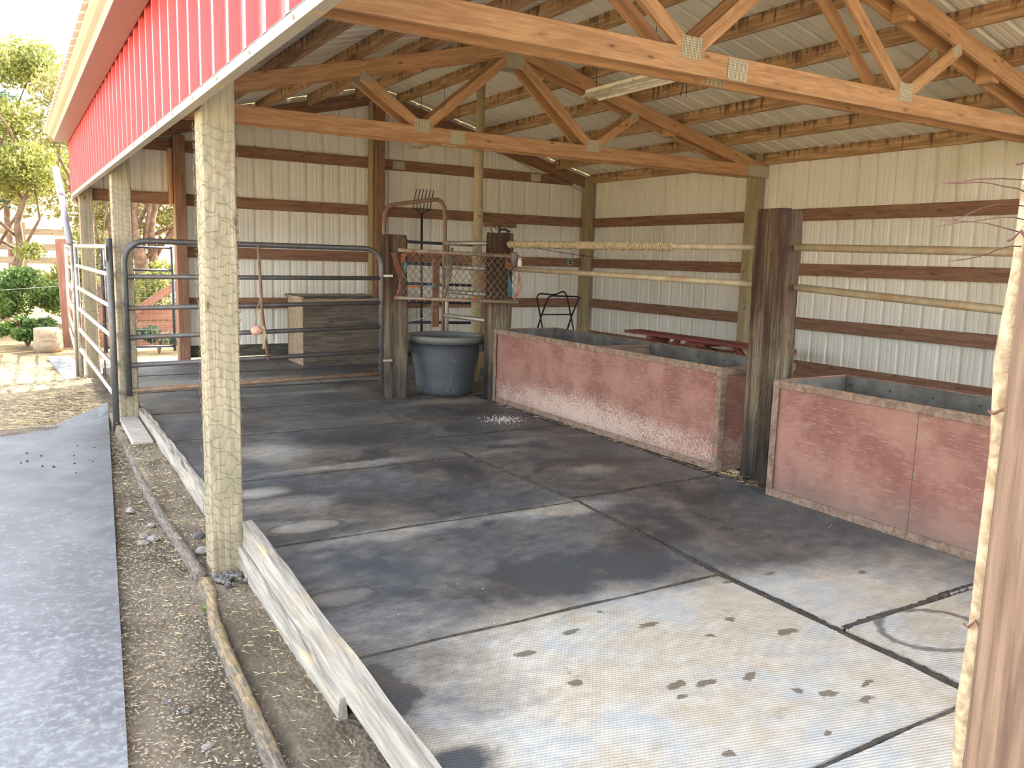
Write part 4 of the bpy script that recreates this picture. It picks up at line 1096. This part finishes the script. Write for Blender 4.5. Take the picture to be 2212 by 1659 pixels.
for i, (x, y, r, mt, lb) in enumerate([(-.157, .73, .045, 'stone_pale', 'angular pale rock left of the border timber, nearest of its cluster'), (-.19, .80, .035, 'stone_pale', 'pale rock in the dirt cluster left of the nearest post, its left one'), (-.13, .98, .03, 'stone_pale', 'pale rock close to the border timber, farthest of its cluster'),
      (-.204, 1.29, .04, 'stone_pale', 'flat pale rock beside the yard mat, farther than the cluster'), (-.21, .70, .03, 'stone_pale', 'low pale rock at the edge of the yard mat'),
      (-.345, -.98, .02, 'stone', 'blue-grey angular stone in the dirt near the yard mat'), (-.30, -1.07, .02, 'stone', 'dark stone in the foreground dirt'), (-.335, -1.05, .016, 'stone', 'small dark stone beside the blue-grey one'), (-.275, -1.30, .022, 'stone_pale', 'smooth pinkish-grey pebble in the foreground dirt'),
      (.04, .55, .04, 'stone', 'grey flat stone between the border timber and curb'), (.02, .33, .045, 'stone_pale', 'long flat rock against the nearest post')]):
    bm = bmesh.new(); rock(bm, (x, y, gz(x, y)+r*.2), r, rnd, .45); tag(obj('rock', bm, mt), lb, 'rock')
def scatter(name, n, fn, mat, label, cat, rr, sq=.6, seed=1):
    rnd = random.Random(seed); vs = []; fs = []
    base = [(1, 0, 0), (-1, 0, 0), (0, 1, 0), (0, -1, 0), (0, 0, 1), (0, 0, -1)]; F = [(0, 2, 4), (2, 1, 4), (1, 3, 4), (3, 0, 4), (2, 0, 5), (1, 2, 5), (3, 1, 5), (0, 3, 5)]
    for _ in range(n):
        x, y, z = fn(rnd); r = rnd.uniform(*rr); k = len(vs); a = rnd.uniform(0, 6)
        for b in base:
            q = [b[j]*r*rnd.uniform(.7, 1.3) for j in range(3)]
            vs.append((x+q[0]*math.cos(a)-q[1]*math.sin(a), y+q[0]*math.sin(a)+q[1]*math.cos(a), z+q[2]*sq))
        fs += [tuple(k+i for i in f) for f in F]
    tag(pydata(name, vs, fs, mat), label, cat, kind='stuff')
def g1(rnd):
    y = rnd.uniform(-2.6, 3.6) if rnd.random() < .4 else rnd.uniform(-2.4, .6); xr = -.5+(y+1.28)*.083
    x = rnd.uniform(xr, -.07); return x, y, gz(x, y)+.012
scatter('gravel', 5200, g1, 'gravel', 'fine gravel and bark bits in the dirt beside the yard mat', 'gravel', (.0015, .0065), .5)
def g2(rnd):
    x = rnd.gauss(2.88, .09); y = rnd.gauss(2.28, .085); return x, y, .002
scatter('white_flakes', 420, g2, 'salt', 'small heap of white flakes spilled on the dark mat', 'flakes', (.0025, .006), .5, 2)
def g2b(rnd): return rnd.uniform(.3, 3.1), rnd.uniform(-2, 3.3), .002
scatter('white_flakes', 46, g2b, 'salt', 'stray white specks scattered over the mats', 'flakes', (.002, .0045), .5, 9)
def g3(rnd):
    x = rnd.uniform(-1.2, -.2); y = rnd.uniform(2.2, 4.0); return x, y, gz(x, y)+.034
scatter('droppings', 28, g3, 'mud', 'dry dark crumbs on the far end of the yard mat', 'crumbs', (.006, .013), .8, 3)
def straw(name, n, fn, ln, label, seed):
    rnd = random.Random(seed); vs = []; fs = []
    for _ in range(n):
        x, y, z = fn(rnd); a = rnd.uniform(0, 6.3); l = rnd.uniform(*ln); w_ = rnd.uniform(.0006, .0015); t = rnd.uniform(-.15, .25)*l
        dx, dy = math.cos(a)*l/2, math.sin(a)*l/2; nx, ny = -math.sin(a)*w_, math.cos(a)*w_; k = len(vs)
        vs += [(x-dx-nx, y-dy-ny, z), (x-dx+nx, y-dy+ny, z), (x+dx+nx, y+dy+ny, z+abs(t)), (x+dx-nx, y+dy-ny, z+abs(t)), (x-dx, y-dy, z+w_*1.4), (x+dx, y+dy, z+abs(t)+w_*1.4)]
        fs += [(k, k+3, k+5, k+4), (k+1, k+4, k+5, k+2), (k, k+1, k+2, k+3)]
    tag(pydata(name, vs, fs, 'straw'), label, 'straw', kind='stuff')
def s1(rnd):
    x = rnd.uniform(-1.3, -.02); y = rnd.uniform(4.0, 8.6)
    return x, y, gz(x, y)+.012
straw('straw', 5200, s1, (.03, .13), 'loose straw and dry grass over the shaded yard dirt', 1)
def s2(rnd):
    y = rnd.uniform(-2.6, 3.8); xr = -.5+(y+1.28)*.083; x = rnd.uniform(xr, .12); return x, y, gz(x, y)+.014
straw('straw', 1900, s2, (.006, .030), 'straw bits in the dirt strips along the border timber', 2)
def s3(rnd):
    if rnd.random() < .5: return rnd.uniform(3.22, 3.27), rnd.uniform(-3.2, 3.1), .001
    return rnd.gauss(3.4, .08), rnd.gauss(.05, .10), -.004
straw('straw', 260, s3, (.02, .07), 'straw crumbs along the foot of the red bins', 3)
bm = bmesh.new(); rnd = random.Random(3)
for i in range(40):
    a = rnd.uniform(0, 6.3); p = Vector((-.085, -.30, gz(-.1, -.3))); tube(bm, [p, p+Vector((math.cos(a)*.012, math.sin(a)*.012, .018)), p+Vector((math.cos(a)*.03, math.sin(a)*.03, .024+rnd.uniform(-.01, .01)))], .0011, 3)
tag(obj('weed', bm, 'grass'), 'tiny green weed tuft beside the border timber', 'weed')
bm = bmesh.new(); box(bm, -.13, .13, -.8, .8, -.008, .008); bevel(bm, .003)
tag(link('rubber_scrap', fin_mesh(bm, 'scrap'), None, 'slab', Matrix.Translation((-.16, 8.6, -.15)) @ Matrix.Rotation(.05, 4, 'Z')), 'grey mat scrap on the ground outside the gable corner', 'mat')
bm = bmesh.new(); box(bm, -.09, .10, -.75, .7, -.006, .006); bevel(bm, .003)
tag(link('rubber_scrap', fin_mesh(bm, 'scrap'), None, 'belt', Matrix.Translation((-.20, 7.75, -.135)) @ Matrix.Rotation(.1, 4, 'Z') @ Matrix.Rotation(.08, 4, 'X')), 'second grey mat scrap overlapping toward the pipe panel', 'mat')

# ---------------------------------------------------------------- outside: fence, trees, bushes
fn = thing('board_fence', (1.2, 10.2, -.15), 'low reddish board fence with a slanting brace beyond the doorway', 'fence')
for z in (-.02, .18, .38): timber('rail', (.1, 10.2, z), (3.6, 10.2, z), .03, .19, 'red_wood', fn)
timber('brace', (.70, 10.12, .30), (2.1, 10.12, 1.25), .03, .11, 'red_wood', fn)
def leaves(name, blobs, n, size, mat, parent, seed):
    r = np.random.RandomState(seed); wts = np.array([b[3]*b[4]*b[5] for b in blobs]); wts = wts/wts.sum()
    idx = r.choice(len(blobs), n, p=wts); Bq = np.array([b[:6] for b in blobs])[idx]
    d = r.randn(n, 3); d /= np.linalg.norm(d, axis=1)[:, None]; rad = r.rand(n)**.45
    c = Bq[:, :3]+d*rad[:, None]*Bq[:, 3:6]
    a = r.randn(n, 3); a /= np.linalg.norm(a, axis=1)[:, None]; b = np.cross(a, r.randn(n, 3)); b /= np.linalg.norm(b, axis=1)[:, None]
    s = (size*(.6+.8*r.rand(n)))[:, None]
    V = np.stack([c-a*s, c-b*s*.5+a*s*.1, c+a*s, c+b*s*.5+a*s*.1], 1).reshape(-1, 3)
    me = bpy.data.meshes.new(name); me.vertices.add(4*n); me.vertices.foreach_set('co', V.ravel())
    me.loops.add(4*n); me.loops.foreach_set('vertex_index', np.arange(4*n, dtype=np.int32))
    me.polygons.add(n); me.polygons.foreach_set('loop_start', np.arange(0, 4*n, 4, dtype=np.int32)); me.polygons.foreach_set('loop_total', np.full(n, 4, dtype=np.int32))
    me.update(); me.validate(); return link(name, me, parent, mat)
def blobset(c, R_, n, br, seed):
    r = random.Random(seed); out = []
    for _ in range(n):
        while True:
            p = [r.uniform(-1, 1) for _ in range(3)]
            if sum(q*q for q in p) < 1: break
        q = br*r.uniform(.6, 1.3); out.append((c[0]+p[0]*R_[0], c[1]+p[1]*R_[1], c[2]+p[2]*R_[2], q, q, q*.7))
    return out
def tree(base, label, crown, R_, nb, br, nl, ls, mat, trunks, seed, tr=.16):
    t = thing('tree', base, label, 'tree')
    bl = blobset(crown, R_, nb, br, seed); leaves('foliage', bl, nl, ls, mat, t, seed)
    bm = bmesh.new(); r = random.Random(seed)
    for (q, w_) in trunks:
        pts = [Vector(base)+Vector((q[0]*.05, 0, -.1))]; e = Vector(q); 
        for i in range(1, 9):
            f = i/8; pts.append(Vector(base).lerp(e, f)+Vector((.10*math.sin(i*1.3+seed), .1*math.cos(i+seed), .05*math.sin(i*2.))) * min(1, f*2))
        tube(bm, pts, .1, 8, True, lambda i, s, w_=w_: w_*(1-.65*s))
        for b in r.sample(bl, min(7, len(bl))):
            k = r.randint(3, 8); p = pts[k]; tgt = Vector(b[:3]); md = p.lerp(tgt, .5)+Vector((r.uniform(-.3, .3), 0, r.uniform(-.2, .3)))
            tube(bm, [p, md, tgt], .02, 5, True, lambda i, s, w_=w_: w_*.3*(1-.7*s))
    obj('trunk', bm, 'bark', t, True, org=base)
tree((-.9, 16.5, -.2), 'wide yellow-green tree with low crooked limbs at the left edge', (-2.0, 17, 4.1), (2.6, 2.2, 2.2), 60, .60, 46000, .050, 'leaf', [((-1.9, 16.5, 3.2), .17), ((-.3, 16.2, 2.6), .13), ((-3.2, 16.0, 2.4), .12), ((-1.4, 16.8, 3.4), .12)], 3)
tree((1.5, 14.0, -.2), 'tree trunk with reddish bark seen through the gable doorway', (2.8, 13.4, 4.3), (2.9, 3.6, 1.5), 46, .5, 17000, .055, 'leaf3', [((1.35, 14.0, 3.4), .17), ((2.0, 14.3, 3.4), .12)], 5)  # crown widened and shifted, out of view, to cast dappled shade on the yard
tree((.75, 13.0, -.2), 'forked slim tree between the second and farthest posts', (.8, 13.2, 3.6), (.9, .9, 1.3), 16, .4, 5000, .05, 'leaf3', [((.35, 13, 2.6), .09), ((1.1, 13, 2.8), .10)], 7)
tree((-3.0, 30, .2), 'dark conifer rising behind the yellow-green tree', (-3.4, 30, 7.0), (1.7, 1.7, 5.0), 60, .7, 15000, .07, 'needle', [((-3.2, 30, 13.0), .22)], 8)
tree((-.6, 27, .1), 'small hazy conifer behind the top of the yellow-green tree', (-.9, 27, 5.2), (.9, .9, 3.2), 34, .5, 9000, .06, 'needle', [((-.9, 27, 8.6), .12)], 9)
def bush(c, R_, nl, mat, label, seed, ls=.045, nb=26, br=.3):
    t = thing('bush', (c[0], c[1], -.2), label, 'bush')
    leaves('foliage', blobset(c, R_, nb, br, seed), nl, ls, mat, t, seed)
    bm = bmesh.new(); r = random.Random(seed)
    for i in range(10):
        a = r.uniform(0, 6.3); tube(bm, [(c[0], c[1], -.2), (c[0]+.3*R_[0]*math.cos(a), c[1]+.3*R_[1]*math.sin(a), c[2]), (c[0]+.8*R_[0]*math.cos(a), c[1]+.8*R_[1]*math.sin(a), c[2]+R_[2]*.6)], .012, 4)
    obj('stems', bm, 'bark', t)
bush((-1.3, 13.6, .50), (1.5, 1.0, .45), 16000, 'leaf2', 'broad green bramble bush under the yellow-green tree', 11, .042, 40)
bush((-.55, 11.2, .12), (.45, .35, .22), 3500, 'leaf2', 'small green bush beside the grey stump', 12, .035, 14, .16)
bush((2.0, 12.3, .55), (1.1, .6, .5), 6000, 'leaf', 'bright leafy shrub behind the doorway fence', 13, .04, 20)
bush((1.15, 9.7, .08), (.28, .2, .14), 900, 'needle', 'small dark green plant below the doorway fence', 14, .035, 8, .10)
bush((.5, 15.5, .9), (1.1, .6, .8), 6000, 'leaf', 'sunlit shrub between the corner post and the doorway', 15, .045, 20)
tree((5.5, 24, .1), 'tree mass on the slope far beyond the doorway', (3.4, 24, 3.6), (5.2, 2.2, 2.4), 50, .9, 20000, .08, 'leaf3', [((5.2, 24, 4), .2)], 21)
bm = bmesh.new(); lathe(bm, [(.02, 0), (.19, 0), (.20, .10), (.18, .30), (.17, .36), (.02, .37)], 18, (-.30, 10.4, -.19))
for v in bm.verts: v.co += Vector((.012*math.sin(v.co.z*40+v.co.y*30), .01*math.cos(v.co.z*33), 0))
tag(obj('tree_stump', bm, 'box_pale', None, True), 'grey round stump beside the reddish fence post', 'stump')
ff = thing('rail_fence', (-.6, 22, .3), 'distant grey rail fence behind the crooked tree limbs', 'fence')
for z in (1.0, 1.35, 1.75): timber('rail', (-2.4, 22, z), (2.2, 22, z+.02), .04, .17, 'box_pale', ff)
for x in (-2.0, -.4, 1.2): timber('fence_post', (x, 22.04, -.1), (x, 22.04, 2.0), .14, .14, 'box_pale', ff)
tag(T('fence_wire', [(-4, 12.2, .62), (-1.5, 12.0, .60), (.0, 11.0, .78)], .004, 'galv', None, 5), 'upper thin fence wire running left from the reddish post', 'wire')
tag(T('fence_wire', [(-4, 12.2, .15), (-1.5, 12.0, .14), (.0, 11.0, .30)], .004, 'galv', None, 5), 'lower thin fence wire running left from the reddish post', 'wire')
